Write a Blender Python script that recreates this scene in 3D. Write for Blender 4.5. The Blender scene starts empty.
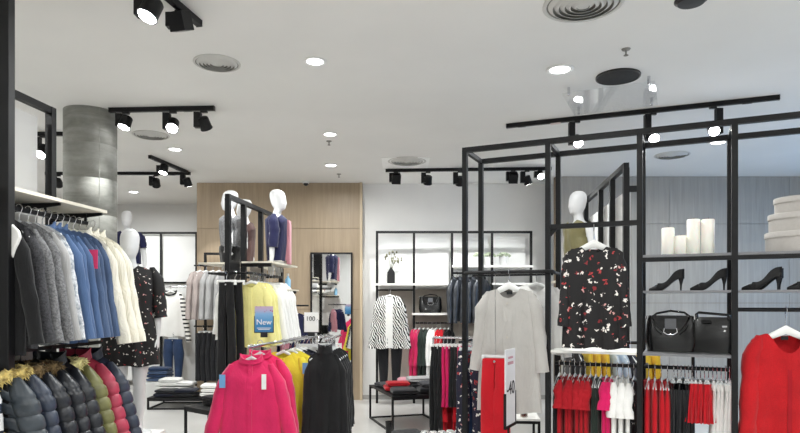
import bpy, bmesh, math, random
from math import sin, cos, pi, radians as R
from mathutils import Vector, Matrix

random.seed(7)
scene = bpy.context.scene
COL = scene.collection

# ------------------------------------------------------------------ camera
F = 620.0          # focal length in pixels of an 800 px wide frame
HZ = 303.0         # horizon row
CAMH = 1.55
cam_d = bpy.data.cameras.new('camera')
cam_d.sensor_fit = 'HORIZONTAL'
cam_d.sensor_width = 36.0
cam_d.lens = 36.0 * F / 800.0
cam_d.shift_y = (HZ - 216.5) / 800.0
cam_d.clip_start = 0.05
cam = bpy.data.objects.new('camera', cam_d)
cam.location = (0, 0, CAMH)
cam.rotation_euler = (pi / 2, 0, 0)
COL.objects.link(cam)
scene.camera = cam


def at(px, py, Y):
    return Vector(((px - 400.0) / F * Y, Y, CAMH + (HZ - py) / F * Y))


# ------------------------------------------------------------------ world, exposure
w = bpy.data.worlds.new('world')
scene.world = w
w.use_nodes = True
w.node_tree.nodes['Background'].inputs['Color'].default_value = (0.25, 0.55, 1.0, 1)
w.node_tree.nodes['Background'].inputs['Strength'].default_value = 1.15
scene.view_settings.view_transform = 'Standard'
scene.view_settings.look = 'None'
scene.view_settings.gamma = 1.0
scene.view_settings.exposure = 0.56
scene.view_settings.use_curve_mapping = False
DOWN_W = 22.0      # watts of one ceiling downlight
SPOT_W = 55.0     # watts of one track spotlight

# ------------------------------------------------------------------ colours and materials


def lin(c):
    if isinstance(c, str):
        c = c.lstrip('#')
        c = [int(c[i:i + 2], 16) / 255 for i in (0, 2, 4)]
    return tuple(x / 12.92 if x <= .04045 else ((x + .055) / 1.055) ** 2.4 for x in c)


MATS = {}


def nmat(name):
    m = bpy.data.materials.new(name)
    m.use_nodes = True
    nt = m.node_tree
    b = nt.nodes['Principled BSDF']
    return m, nt, b


def N(nt, typ, **kw):
    n = nt.nodes.new(typ)
    for k, v in kw.items():
        if k in n.inputs:
            n.inputs[k].default_value = v
        else:
            setattr(n, k, v)
    return n


def objco(nt, scale=(1, 1, 1), rot=(0, 0, 0)):
    tc = nt.nodes.new('ShaderNodeTexCoord')
    mp = nt.nodes.new('ShaderNodeMapping')
    mp.inputs['Scale'].default_value = scale
    mp.inputs['Rotation'].default_value = rot
    nt.links.new(tc.outputs['Object'], mp.inputs['Vector'])
    return mp.outputs['Vector']


def ramp(nt, fac, stops, const=False):
    r = nt.nodes.new('ShaderNodeValToRGB')
    if const:
        r.color_ramp.interpolation = 'CONSTANT'
    el = r.color_ramp.elements
    while len(el) < len(stops):
        el.new(0.5)
    for e, (p, c) in zip(el, stops):
        e.position = p
        e.color = (*c, 1)
    nt.links.new(fac, r.inputs['Fac'])
    return r.outputs['Color']


def bump(nt, b, h, strength=.2, dist=.01):
    bp = nt.nodes.new('ShaderNodeBump')
    bp.inputs['Strength'].default_value = strength
    bp.inputs['Distance'].default_value = dist
    nt.links.new(h, bp.inputs['Height'])
    nt.links.new(bp.outputs['Normal'], b.inputs['Normal'])


def plain(name, col, rough=.5, metal=0., coat=0., var=.04, nscale=9., bumpk=0., bscale=60., emit=0., spec=.5):
    key = name
    if key in MATS:
        return MATS[key]
    m, nt, b = nmat(name)
    c = lin(col)
    nz = N(nt, 'ShaderNodeTexNoise', Scale=nscale, Detail=3.)
    nt.links.new(objco(nt), nz.inputs['Vector'])
    lo = tuple(max(0, x * (1 - var * 2)) for x in c)
    hi = tuple(min(1, x * (1 + var * 2)) for x in c)
    nt.links.new(ramp(nt, nz.outputs['Fac'], [(.3, lo), (.7, hi)]), b.inputs['Base Color'])
    b.inputs['Roughness'].default_value = rough
    b.inputs['Metallic'].default_value = metal
    b.inputs['Specular IOR Level'].default_value = spec
    b.inputs['Coat Weight'].default_value = coat
    if bumpk:
        n2 = N(nt, 'ShaderNodeTexNoise', Scale=bscale, Detail=4.)
        nt.links.new(objco(nt), n2.inputs['Vector'])
        bump(nt, b, n2.outputs['Fac'], bumpk, .01)
    if emit:
        b.inputs['Emission Color'].default_value = (*c, 1)
        b.inputs['Emission Strength'].default_value = emit
    MATS[key] = m
    return m


def fabric(name, col, rough=.85, sheen=.15, var=.10, weave=260., wr=.25):
    if name in MATS:
        return MATS[name]
    m, nt, b = nmat(name)
    c = lin(col)
    n1 = N(nt, 'ShaderNodeTexNoise', Scale=7., Detail=4.)
    n2 = N(nt, 'ShaderNodeTexNoise', Scale=weave, Detail=2.)
    v = objco(nt)
    nt.links.new(v, n1.inputs['Vector'])
    nt.links.new(v, n2.inputs['Vector'])
    mx = N(nt, 'ShaderNodeMath', operation='ADD')
    nt.links.new(n1.outputs['Fac'], mx.inputs[0])
    nt.links.new(n2.outputs['Fac'], mx.inputs[1])
    hf = N(nt, 'ShaderNodeMath', operation='MULTIPLY')
    hf.inputs[1].default_value = .5
    nt.links.new(mx.outputs[0], hf.inputs[0])
    lo = tuple(x * (1 - var) for x in c)
    hi = tuple(min(1, x * (1 + var) + .002) for x in c)
    nt.links.new(ramp(nt, hf.outputs[0], [(.36, lo), (.64, hi)]), b.inputs['Base Color'])
    b.inputs['Roughness'].default_value = rough
    b.inputs['Sheen Weight'].default_value = sheen
    b.inputs['Specular IOR Level'].default_value = .3
    wv = N(nt, 'ShaderNodeTexNoise', Scale=11., Detail=3., Distortion=1.2)
    vs = objco(nt, (1.6, 1.6, .55))
    nt.links.new(vs, wv.inputs['Vector'])
    bump(nt, b, wv.outputs['Fac'], wr, .03)
    MATS[name] = m
    return m


def melange(name, c1, c2, scale=90.):
    if name in MATS:
        return MATS[name]
    m, nt, b = nmat(name)
    n1 = N(nt, 'ShaderNodeTexNoise', Scale=scale, Detail=5., Roughness=.8)
    nt.links.new(objco(nt), n1.inputs['Vector'])
    nt.links.new(ramp(nt, n1.outputs['Fac'], [(.38, lin(c1)), (.62, lin(c2))]), b.inputs['Base Color'])
    b.inputs['Roughness'].default_value = .95
    bump(nt, b, n1.outputs['Fac'], .2, .005)
    MATS[name] = m
    return m


def zebra(name, rot=.5, scale=11.):
    if name in MATS:
        return MATS[name]
    m, nt, b = nmat(name)
    wv = N(nt, 'ShaderNodeTexWave', Scale=scale, Distortion=9., Detail=2.)
    wv.inputs['Detail Scale'].default_value = .7
    nt.links.new(objco(nt, (1, 1, 1), (0, rot, .3)), wv.inputs['Vector'])
    nt.links.new(ramp(nt, wv.outputs['Fac'], [(0, lin('#141414')), (.52, lin('#f2f1ee'))], True), b.inputs['Base Color'])
    b.inputs['Roughness'].default_value = .8
    MATS[name] = m
    return m


def stripes(name, c1, c2, scale=20., width=.5, axis='Z', rough=.85):
    if name in MATS:
        return MATS[name]
    m, nt, b = nmat(name)
    wv = N(nt, 'ShaderNodeTexWave', Scale=scale, Distortion=.3)
    wv.bands_direction = axis
    nt.links.new(objco(nt), wv.inputs['Vector'])
    nt.links.new(ramp(nt, wv.outputs['Fac'], [(0, lin(c1)), (width, lin(c2))], True), b.inputs['Base Color'])
    b.inputs['Roughness'].default_value = rough
    MATS[name] = m
    return m


def floral(name, base, scale=20., r=.27):
    """small printed blossoms on a plain ground"""
    if name in MATS:
        return MATS[name]
    m, nt, b = nmat(name)
    v = objco(nt)
    nz = N(nt, 'ShaderNodeTexNoise', Scale=38., Detail=2.)
    nt.links.new(v, nz.inputs['Vector'])
    add = N(nt, 'ShaderNodeMixRGB', blend_type='LINEAR_LIGHT')
    add.inputs['Fac'].default_value = .035
    nt.links.new(v, add.inputs['Color1'])
    nt.links.new(nz.outputs['Color'], add.inputs['Color2'])
    vo = N(nt, 'ShaderNodeTexVoronoi', Scale=scale)
    nt.links.new(add.outputs['Color'], vo.inputs['Vector'])
    sep = nt.nodes.new('ShaderNodeSeparateColor')
    nt.links.new(vo.outputs['Color'], sep.inputs['Color'])
    pet = ramp(nt, sep.outputs['Red'], [(0, lin('#f3ece6')), (.34, lin('#e0aaa6')), (.5, lin('#b63c3f')),
                                        (.66, lin('#f4efe9')), (.84, lin('#8e2a2f'))], True)
    msk = ramp(nt, vo.outputs['Distance'], [(0, (1, 1, 1)), (r, (0, 0, 0))], True)
    mix = nt.nodes.new('ShaderNodeMixRGB')
    mix.inputs['Color1'].default_value = (*lin(base), 1)
    nt.links.new(pet, mix.inputs['Color2'])
    nt.links.new(msk, mix.inputs['Fac'])
    nt.links.new(mix.outputs['Color'], b.inputs['Base Color'])
    b.inputs['Roughness'].default_value = .75
    MATS[name] = m
    return m


def wood(name, c1, c2, rough=.45):
    if name in MATS:
        return MATS[name]
    m, nt, b = nmat(name)
    n1 = N(nt, 'ShaderNodeTexNoise', Scale=3., Detail=6., Distortion=.6)
    nt.links.new(objco(nt, (7, 7, .45)), n1.inputs['Vector'])
    n2 = N(nt, 'ShaderNodeTexNoise', Scale=2., Detail=3.)
    nt.links.new(objco(nt, (40, 40, .8)), n2.inputs['Vector'])
    mx = N(nt, 'ShaderNodeMixRGB')
    mx.inputs['Fac'].default_value = .4
    nt.links.new(n1.outputs['Fac'], mx.inputs['Color1'])
    nt.links.new(n2.outputs['Fac'], mx.inputs['Color2'])
    nt.links.new(ramp(nt, mx.outputs['Color'], [(.32, lin(c1)), (.68, lin(c2))]), b.inputs['Base Color'])
    b.inputs['Roughness'].default_value = rough
    bump(nt, b, n2.outputs['Fac'], .06, .004)
    MATS[name] = m
    return m


def concrete(name):
    m, nt, b = nmat(name)
    n1 = N(nt, 'ShaderNodeTexNoise', Scale=3.2, Detail=8., Roughness=.7)
    nt.links.new(objco(nt, (1, 1, 1.6)), n1.inputs['Vector'])
    n2 = N(nt, 'ShaderNodeTexNoise', Scale=1.1, Detail=6., Roughness=.65, Distortion=1.)
    nt.links.new(objco(nt, (2, 2, 9)), n2.inputs['Vector'])
    mx = N(nt, 'ShaderNodeMixRGB')
    mx.inputs['Fac'].default_value = .5
    nt.links.new(n1.outputs['Fac'], mx.inputs['Color1'])
    nt.links.new(n2.outputs['Fac'], mx.inputs['Color2'])
    nt.links.new(ramp(nt, mx.outputs['Color'], [(.3, lin('#6e6e68')), (.5, lin('#8a8a84')), (.7, lin('#a3a39d'))]), b.inputs['Base Color'])
    b.inputs['Roughness'].default_value = .85
    bump(nt, b, n1.outputs['Fac'], .25, .01)
    return m


def emissive(name, col, k):
    if name in MATS:
        return MATS[name]
    m, nt, b = nmat(name)
    b.inputs['Base Color'].default_value = (.9, .9, .9, 1)
    b.inputs['Emission Color'].default_value = (*lin(col), 1)
    b.inputs['Emission Strength'].default_value = k
    nz = N(nt, 'ShaderNodeTexNoise', Scale=4.)
    nt.links.new(objco(nt), nz.inputs['Vector'])
    nt.links.new(ramp(nt, nz.outputs['Fac'], [(.3, (.35, .35, .35)), (.7, (.4, .4, .4))]), b.inputs['Roughness'])
    MATS[name] = m
    return m


def clear(name, col=(1, 1, 1), rough=.02, alpha_like=.0):
    if name in MATS:
        return MATS[name]
    m, nt, b = nmat(name)
    out = nt.nodes['Material Output']
    tr = nt.nodes.new('ShaderNodeBsdfTransparent')
    tr.inputs['Color'].default_value = (*col, 1)
    gl = nt.nodes.new('ShaderNodeBsdfGlossy')
    gl.inputs['Roughness'].default_value = rough
    fr = nt.nodes.new('ShaderNodeLayerWeight')
    fr.inputs['Blend'].default_value = .12
    ad = N(nt, 'ShaderNodeMath', operation='MULTIPLY_ADD')
    ad.inputs[1].default_value = .35
    ad.inputs[2].default_value = alpha_like
    nt.links.new(fr.outputs['Facing'], ad.inputs[0])
    mx = nt.nodes.new('ShaderNodeMixShader')
    nt.links.new(ad.outputs[0], mx.inputs[0])
    nt.links.new(tr.outputs[0], mx.inputs[1])
    nt.links.new(gl.outputs[0], mx.inputs[2])
    nt.links.new(mx.outputs[0], out.inputs['Surface'])
    MATS[name] = m
    return m


BLACK = plain('black_powder_coat', '#121214', .45, .0, var=.08, spec=.3)
BLACKP = plain('black_plastic', '#121214', .35, var=.05)
WHITEP = plain('white_plastic', '#f4f4f2', .35, var=.01)
CLEARP = plain('frosted_hanger', '#dfe3e4', .2, coat=.4, var=.02)
CHROME = plain('chrome', '#d9d9dc', .15, 1., var=.02)
WALLW = plain('white_paint', '#dedddb', .7, var=.012, nscale=2., bumpk=.03, bscale=120.)
CEILM = plain('ceiling_paint', '#e6e5e2', .8, var=.012, nscale=1.2)
SHELFW = plain('white_laminate', '#f1efea', .4, var=.015)
MANQ = plain('mannequin_gloss_white', '#d9d9da', .32, coat=.2, var=.008)
LEATHER = plain('black_leather', '#08080a', .2, coat=.25, var=.1, bumpk=.03, bscale=120., spec=.35)
DARKIN = plain('dark_inside', '#0c0c0d', .8, var=.1)

# ------------------------------------------------------------------ mesh builder


class MB:
    def __init__(s):
        s.v = []
        s.f = []

    def box(s, x0, x1, y0, y1, z0, z1, M=None):
        o = len(s.v)
        p = [(x0, y0, z0), (x1, y0, z0), (x1, y1, z0), (x0, y1, z0), (x0, y0, z1), (x1, y0, z1), (x1, y1, z1), (x0, y1, z1)]
        if M:
            p = [tuple(M @ Vector(q)) for q in p]
        s.v += p
        s.f += [tuple(o + i for i in q) for q in ((0, 3, 2, 1), (4, 5, 6, 7), (0, 1, 5, 4), (1, 2, 6, 5), (2, 3, 7, 6), (3, 0, 4, 7))]
        return s

    def loft(s, rings, closed=True, cap=True):
        n = len(rings[0])
        o = len(s.v)
        for r in rings:
            s.v += [tuple(p) for p in r]
        for i in range(len(rings) - 1):
            for j in range(n if closed else n - 1):
                a = o + i * n + j
                b_ = o + i * n + (j + 1) % n
                s.f.append((a, b_, b_ + n, a + n))
        if cap and closed:
            s.f.append(tuple(o + j for j in reversed(range(n))))
            e = o + (len(rings) - 1) * n
            s.f.append(tuple(e + j for j in range(n)))
        return s

    def tube(s, path, r, n=8, cap=True):
        P = [Vector(p) for p in path]
        rs = r if isinstance(r, (list, tuple)) else [r] * len(P)
        rings = []
        up = None
        for i, p in enumerate(P):
            d = (P[min(i + 1, len(P) - 1)] - P[max(i - 1, 0)])
            if d.length < 1e-9:
                d = Vector((0, 0, 1))
            d.normalize()
            if up is None:
                up = Vector((0, 1, 0)) if abs(d.y) < .9 else Vector((1, 0, 0))
            a = d.cross(up)
            if a.length < 1e-6:
                a = d.orthogonal()
            a.normalize()
            b_ = a.cross(d).normalized()
            up = b_
            rings.append([p + a * rs[i] * cos(2 * pi * k / n) + b_ * rs[i] * sin(2 * pi * k / n) for k in range(n)])
        return s.loft(rings, True, cap)

    def lathe(s, prof, n=24, c=(0, 0, 0), M=None, solid=False):
        rings = []
        hollow = prof[0][0] > .0015 and prof[-1][0] > .0015 and not solid
        if hollow:
            prof = list(prof) + [prof[0]]
        for (r, z) in prof:
            ring = [Vector((c[0] + r * cos(2 * pi * k / n), c[1] + r * sin(2 * pi * k / n), c[2] + z)) for k in range(n)]
            if M:
                ring = [M @ p for p in ring]
            rings.append(ring)
        return s.loft(rings, True, not hollow)

    def prism(s, pts, y0, y1):
        """outline in xz, extruded along y"""
        n = len(pts)
        o = len(s.v)
        s.v += [(x, y0, z) for x, z in pts] + [(x, y1, z) for x, z in pts]
        s.f.append(tuple(o + i for i in range(n)))
        s.f.append(tuple(o + n + i for i in reversed(range(n))))
        for i in range(n):
            j = (i + 1) % n
            s.f.append((o + i, o + n + i, o + n + j, o + j))
        return s

    def mesh(s, name, mat, smooth=False):
        me = bpy.data.meshes.new(name)
        me.from_pydata([tuple(v) for v in s.v], [], s.f)
        bm = bmesh.new()
        bm.from_mesh(me)
        bmesh.ops.recalc_face_normals(bm, faces=bm.faces)
        bm.to_mesh(me)
        bm.free()
        if mat:
            me.materials.append(mat)
        if smooth:
            me.shade_smooth()
            try:
                me.set_sharp_from_angle(angle=R(50))
            except Exception:
                pass
        return me

    def build(s, name, mat, parent=None, smooth=False, bevel=0., loc=None, rot=None):
        return put(name, s.mesh(name, mat, smooth), parent, bevel, loc, rot)


def put(name, me, parent=None, bevel=0., loc=None, rot=None):
    o = bpy.data.objects.new(name, me)
    COL.objects.link(o)
    if parent:
        o.parent = parent
    if loc is not None:
        o.location = loc
    if rot is not None:
        o.rotation_euler = rot
    if bevel:
        b = o.modifiers.new('bevel', 'BEVEL')
        b.width = bevel
        b.segments = 3
        b.limit_method = 'ANGLE'
    return o


def tag(o, label=None, cat=None, group=None, kind=None):
    if label:
        o['label'] = label
    if cat:
        o['category'] = cat
    if group:
        o['group'] = group
    if kind:
        o['kind'] = kind
    return o


def thing(name, label, cat, loc=(0, 0, 0), rotz=0., group=None):
    o = bpy.data.objects.new(name, None)
    o.empty_display_size = .05
    COL.objects.link(o)
    o.location = loc
    o.rotation_euler = (0, 0, rotz)
    return tag(o, label, cat, group)


def copy_tree(o, parent=None):
    c = o.copy()
    COL.objects.link(c)
    c.parent = parent
    for ch in list(o.children):
        copy_tree(ch, c)
    return c


def box(x0, x1, y0, y1, z0, z1):
    return MB().box(x0, x1, y0, y1, z0, z1)


def struct(name, mb, mat, parent=None, **k):
    o = mb.build(name, mat, parent, **k)
    if parent is None:
        o['kind'] = 'structure'
    return o


# ------------------------------------------------------------------ the room
CE = 3.47
XL, XR, YN, YB = -6.2, 6.5, -3.0, 12.1
floor_m = plain('polished_floor', '#d2d0cd', .28, coat=.15, var=.03, nscale=1.3)
struct('floor', box(XL - .1, XR + .1, YN - .1, YB + .1, -.1, 0), floor_m)
struct('ceiling', box(XL - .1, XR + .1, YN - .1, YB + .1, CE, CE + .1), CEILM)
struct('wall_left', box(XL - .12, XL, YN, YB, 0, CE), WALLW)
struct('wall_front', box(XL - .1, XR + .1, YN - .12, YN, 0, CE), WALLW)
struct('wall_back', box(XL, -3.24, YB - .02, YB + .1, 0, CE), WALLW)
struct('wall_centre', box(-.62, 2.9, 9.98, 10.1, 0, CE), WALLW)
# right wall: piers around an unseen glazed opening, added to let in blue light
wr = struct('wall_right', MB().box(XR, XR + .12, YN, 4.6, 0, CE).box(XR, XR + .12, 8.9, YB, 0, CE)
            .box(XR, XR + .12, 4.6, 8.9, 0, .25).box(XR, XR + .12, 4.6, 8.9, 3.2, CE), WALLW)
added_win = thing('added_window_1', None, None, (XR, 0, 0))
added_win['kind'] = 'structure'
box(.02, .03, 4.64, 8.86, .29, 3.16).build('pane', clear('added_window_glass'), added_win)
fm = MB()
for a, b_ in ((4.6, 4.66), (6.72, 6.78), (8.84, 8.9)):
    fm.box(-.01, .07, a, b_, .25, 3.2)
fm.box(-.01, .07, 4.6, 8.9, .25, .31).box(-.01, .07, 4.6, 8.9, 3.14, 3.2)
fm.build('added_window_frame', BLACK, added_win)

# panelled wood walls, each panel its own piece with an open joint
WOODT = wood('pale_oak_veneer', '#95836d', '#ab987f')
WOODG = wood('grey_oak_veneer', '#9b968f', '#b0aba4')


def panel_wall(name, y, xs, zs, mat, backx0, backx1):
    root = thing(name, None, None, (0, y, 0))
    root['kind'] = 'structure'
    box(backx0, backx1, .02, .12, 0, CE).build('backing', plain('panel_joint', '#7d6e5b', .8), root)
    g = .0025
    for i in range(len(xs) - 1):
        for j in range(len(zs) - 1):
            me = box(xs[i] + g, xs[i + 1] - g, 0, .022, zs[j] + g, zs[j + 1] - g)
            me.build('panel', mat, root)
    return root


panel_wall('wall_wood', 9.9, [-3.24, -1.93, -.62], [.0, 1.45, 2.74, CE], WOODT, -3.24, -.62)
struct('wall_wood_return', box(-3.25, -3.20, 9.92, YB, 0, CE), WOODT)
panel_wall('wall_grey_wood', 9.4, [2.36, 4.08, 5.9, XR], [.0, 1.55, 2.75, CE], WOODG, 2.36, XR)
struct('trim_1', box(-.64, -.60, 9.86, 9.98, 0, CE), wood('oak_edge', '#b3a288', '#c4b399'))

# baseboards
struct('baseboard_centre', box(-.6, 2.36, 9.965, 9.98, 0, .07), plain('grey_skirting', '#a9a7a3', .5))

# round concrete column
cm = concrete('board_marked_concrete')
prof = [(.246, 0)]
z = .0
seams = [.42, .86, 1.3, 1.74, 2.05, 2.42, 2.78, 3.12]
for sz in seams:
    prof += [(.246, sz - .005), (.243, sz - .002), (.243, sz + .002), (.246, sz + .005)]
prof.append((.246, CE))
col = MB().lathe(prof, 48, (0, 0, 0), None, True).build('concrete_column', cm, None, True, loc=(-3.12, 6.25, 0))
tag(col, 'round bare concrete column reaching the ceiling', 'column')
MB().box(.24, .2475, -.003, .003, 0, CE).build('formwork_seam', cm, col, rot=(0, 0, R(-45)))

# black floor-to-ceiling steel post beside the left rack
pst = box(-.1, .1, 0, .06, .012, CE).build('steel_post', BLACK, None, bevel=.004, loc=(-2.185, 3.3, 0))
tag(pst, 'black steel post from floor to ceiling beside the winter jackets', 'post')
box(-.13, .13, -.03, .09, 0, .012).build('base_plate', BLACK, pst)

# ------------------------------------------------------------------ ceiling fittings


def on_ceiling(px, py, drop=0.):
    Y = F * (CE - drop - CAMH) / (HZ - py)
    return Vector(((px - 400) / F * Y, Y, CE - drop))


LENS = emissive('lit_lens', '#ffffff', 9.)
TRIMW = plain('white_trim', '#f2f2f0', .5, var=.01)


def add_light(name, typ, energy, loc, parent=None, color=(.975, 1, .985), **k):
    d = bpy.data.lights.new(name, typ)
    d.energy = energy
    d.color = color
    for a, b_ in k.items():
        setattr(d, a, b_)
    o = bpy.data.objects.new(name, d)
    COL.objects.link(o)
    o.location = loc
    if parent:
        o.parent = parent
    return o


dl_ring = MB().lathe([(.075, -.001), (.105, -.001), (.108, -.006), (.098, -.012), (.08, -.010), (.075, -.006)], 28).mesh('trim_ring', TRIMW, True)
dl_lens = MB().lathe([(.001, -.004), (.076, -.004), (.076, -.007), (.05, -.012), (.001, -.013)], 28).mesh('lens', LENS, True)


def downlight(loc, label, scale=1., power=DOWN_W):
    t = thing('ceiling_downlight', label, 'downlight', loc, 0, 'recessed ceiling downlights')
    t.scale = (scale,) * 3
    put('trim_ring', dl_ring, t)
    put('lens', dl_lens, t)
    add_light('downlight_lamp', 'AREA', power, (0, 0, -.03), t, shape='DISK', size=.16, spread=R(170))
    return t


downlight(on_ceiling(315, 61), 'lit round downlight level with the round vent near the concrete column', .85)
downlight(on_ceiling(560, 69), 'lit round downlight beside the black ceiling speaker', 1.05)
downlight(on_ceiling(330, 134), 'lit round downlight in front of the wooden wall, just before a sprinkler', .85)
downlight(on_ceiling(331, 165), 'lit round downlight closest to the wooden panel wall', .9)
downlight(on_ceiling(175, 149), 'lit round downlight between the column track and alcove track', .9)
downlight(on_ceiling(718, 142), 'lit round downlight near the grey wood wall', 1.0)
# the same grid goes on behind the camera and to the sides
for (x, y) in ((-4.6, 10.7), (-3.6, 3.2), (-4.7, 6.2), (0.3, 2.4), (2.9, 2.2), (-1.6, .4), (1.4, .2), (4.5, 3.6), (4.9, .4), (-4.4, .3), (-1.2, -1.8), (2.2, -1.8), (5.0, 6.4)):
    downlight(Vector((x, y, CE)), 'lit round downlight further along the ceiling grid', .9)

GREYV = plain('vent_grey', '#c9c8c4', .5, var=.02)


def round_vent(loc, rad, label, name='round_vent', grp='round ceiling air vents'):
    t = thing(name, label, 'vent', loc, 0, grp)
    MB().lathe([(rad * .93, 0), (rad, 0), (rad * 1.0, -.006), (rad * .95, -.012), (rad * .9, -.008), (rad * .9, 0)], 40).build('rim', GREYV, t, True)
    MB().lathe([(.001, -.001), (rad * .93, -.001), (rad * .93, -.003), (.001, -.003)], 40).build('backing', plain('vent_dark', '#7d7c76', .8), t)
    k = 5
    for i in range(k):
        r = rad * (.84 - i * .145)
        MB().lathe([(r, -.004), (r + .004, -.004), (r - rad * .085, -.022), (r - rad * .085 - .004, -.022)], 40).build('louvre_ring', GREYV, t, True)
    MB().lathe([(.001, -.004), (rad * .13, -.004), (rad * .15, -.018), (.001, -.022)], 24).build('core', GREYV, t, True)
    return t


round_vent(on_ceiling(217, 63), .185, 'small round air vent at the end of a short light track')
round_vent(on_ceiling(583, 4), .255, 'large round air vent with open rings above the display rack')
round_vent(on_ceiling(151, 135), .20, 'round air vent behind the short track by the concrete column')
round_vent(on_ceiling(672, 155), .22, 'round air vent in front of the grey wood wall')
v5 = round_vent(on_ceiling(407, 161), .26, 'round air vent set in a square access plate before white wall')
MB().box(-.34, .3, -.22, .42, -.006, -.0).build('access_plate', TRIMW, v5)

sp = thing('ceiling_speaker', 'flat round black speaker set in the ceiling', 'speaker', on_ceiling(618, 76))
MB().lathe([(.001, -.001), (.175, -.001), (.175, -.012), (.16, -.018), (.001, -.024)], 40).build('grille', plain('speaker_mesh', '#1a1a1b', .7, bumpk=.4, bscale=300.), sp, True)
MB().lathe([(.172, 0), (.182, 0), (.182, -.016), (.172, -.018)], 40).build('rim', BLACKP, sp, True)
sp2 = thing('round_ceiling_fitting', 'small round black fitting on the ceiling beside the large vent', 'fitting', on_ceiling(691, 0))
MB().lathe([(.001, -.0), (.085, -.0), (.088, -.01), (.08, -.022), (.001, -.026)], 32).build('housing', BLACKP, sp2, True)
MB().lathe([(.08, -.02), (.1, -.005), (.1, 0), (.08, 0)], 32).build('rim', BLACKP, sp2, True)


def sprinkler(loc, label):
    t = thing('sprinkler_head', label, 'sprinkler', loc, 0, 'ceiling sprinklers')
    MB().lathe([(.001, 0), (.034, 0), (.03, -.008), (.012, -.012), (.001, -.012)], 18).build('escutcheon', plain('sprinkler_steel', '#8d8b86', .4, .6), t, True)
    MB().lathe([(.001, -.01), (.006, -.01), (.006, -.045), (.018, -.047), (.018, -.05), (.001, -.051)], 12).build('deflector', plain('sprinkler_steel2', '#6d6b66', .4, .6), t, True)


sprinkler(on_ceiling(626, 49), 'small steel sprinkler head near the black ceiling speaker')
sprinkler(on_ceiling(329, 141), 'small steel sprinkler head between the two downlights')
sprinkler(on_ceiling(339, 174), 'small steel sprinkler head near the wooden panel wall')
cdm = thing('security_camera', 'tiny white dome camera above the wooden wall', 'camera', on_ceiling(307, 183) + Vector((0, -.12, 0)))
MB().lathe([(.001, 0), (.05, 0), (.05, -.03), (.001, -.03)], 20).build('housing', WHITEP, cdm, True)
MB().lathe([(.001, -.029), (.04, -.03), (.036, -.05), (.02, -.066), (.001, -.07)], 20).build('dome', BLACKP, cdm, True)

# clear acrylic air deflector hung flat just under the ceiling
ac = thing('acrylic_deflector', 'clear acrylic sheet hung flat under the ceiling behind the black speaker', 'panel', on_ceiling(562, 93, .06), R(-24.3))
A = [on_ceiling(562, 93, .06), on_ceiling(655, 82, .06)]
L_ = (A[1] - A[0]).length
MB().box(0, L_, 0, .70, -.006, 0).build('sheet', clear('acrylic', (.985, .99, .995), .03, .05), ac)
for x in (.05, L_ - .05):
    for y in (.05, .65):
        MB().lathe([(.001, .058), (.012, .058), (.012, -.012), (.001, -.012)], 12, (x, y, 0)).build('standoff', CHROME, ac, True)

# ---- light tracks and spotlights
LENS2 = emissive('spot_lens', '#ffffff', 25.)


def track(a, b_, label, rosette=True):
    a, b_ = Vector(a), Vector(b_)
    d = b_ - a
    L = Vector((d.x, d.y, 0)).length
    rz = math.atan2(d.y, d.x)
    t = thing('light_track', label, 'light track', (a.x, a.y, CE), rz, 'black ceiling light tracks')
    MB().box(0, L, -.02, .02, -.044, -.001).build('track_bar', BLACK, t)
    MB().box(.12, .2, -.014, .014, -.05, -.044).build('feed_clip', BLACKP, t)
    MB().box(L - .3, L - .22, -.014, .014, -.05, -.044).build('feed_clip', BLACKP, t)
    MB().box(-.006, .0, -.022, .022, -.046, -.001).build('end_cap', BLACKP, t)
    MB().box(L, L + .006, -.022, .022, -.046, -.001).build('end_cap', BLACKP, t)
    return t


def spotlight(px, py, Y, aim, label, lit=True, size=1., power=SPOT_W, box_side=-1, group='black track spotlights', square=False):
    """head centre from its pixel on the track's depth; aim is a world point"""
    c = at(px, py, Y)
    t = thing('track_spotlight', label, 'spotlight', (c.x, c.y, CE - .0445), 0, group)
    drop = c.z - (CE - .0445)
    s = size
    MB().box(-.03 * s, .03 * s, -.016, .016, -.02, 0).build('adapter', BLACKP, t)
    d = (Vector(aim) - c).normalized()
    q = d.to_track_quat('-Z', 'Y')
    M = Matrix.Translation((0, 0, drop)) @ q.to_matrix().to_4x4()
    bx = box_side * .055 * s
    MB().box(bx - .03 * s, bx + .03 * s, -.03 * s, .03 * s, drop - .05 * s, -.018).build('driver_box', BLACK, t, bevel=.003)
    MB().tube([(bx, 0, drop), (0, 0, drop)], .012 * s, 8).build('yoke', BLACKP, t, True)
    if square:
        h = MB().box(-.055 * s, .055 * s, -.055 * s, .055 * s, -.066 * s, .05 * s, M)
        hd = h.build('lamp_head', BLACK, t, bevel=.003)
    else:
        h = MB().lathe([(.001, .04 * s), (.042 * s, .04 * s), (.05 * s, .03 * s), (.052 * s, -.05 * s), (.056 * s, -.062 * s), (.054 * s, -.066 * s), (.047 * s, -.06 * s), (.001, -.058 * s)], 24, (0, 0, 0), M)
        hd = h.build('lamp_head', BLACK, t, True)
    if lit:
        MB().lathe([(.001, -.072 * s), (.046 * s, -.068 * s), (.046 * s, -.058 * s), (.001, -.058 * s)], 24, (0, 0, 0), M).build('lens', LENS2, t, True)
        lo = add_light('spot_lamp', 'SPOT', power, M @ Vector((0, 0, -.1 * s)), t, spot_size=R(58), spot_blend=.6, shadow_soft_size=.05)
        lo.rotation_euler = q.to_euler()
    else:
        MB().lathe([(.001, -.069 * s), (.046 * s, -.068 * s), (.046 * s, -.06 * s), (.001, -.06 * s)], 24, (0, 0, 0), M).build('lens', plain('dark_lens', '#3a3a3c', .15), t, True)
    return t


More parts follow.
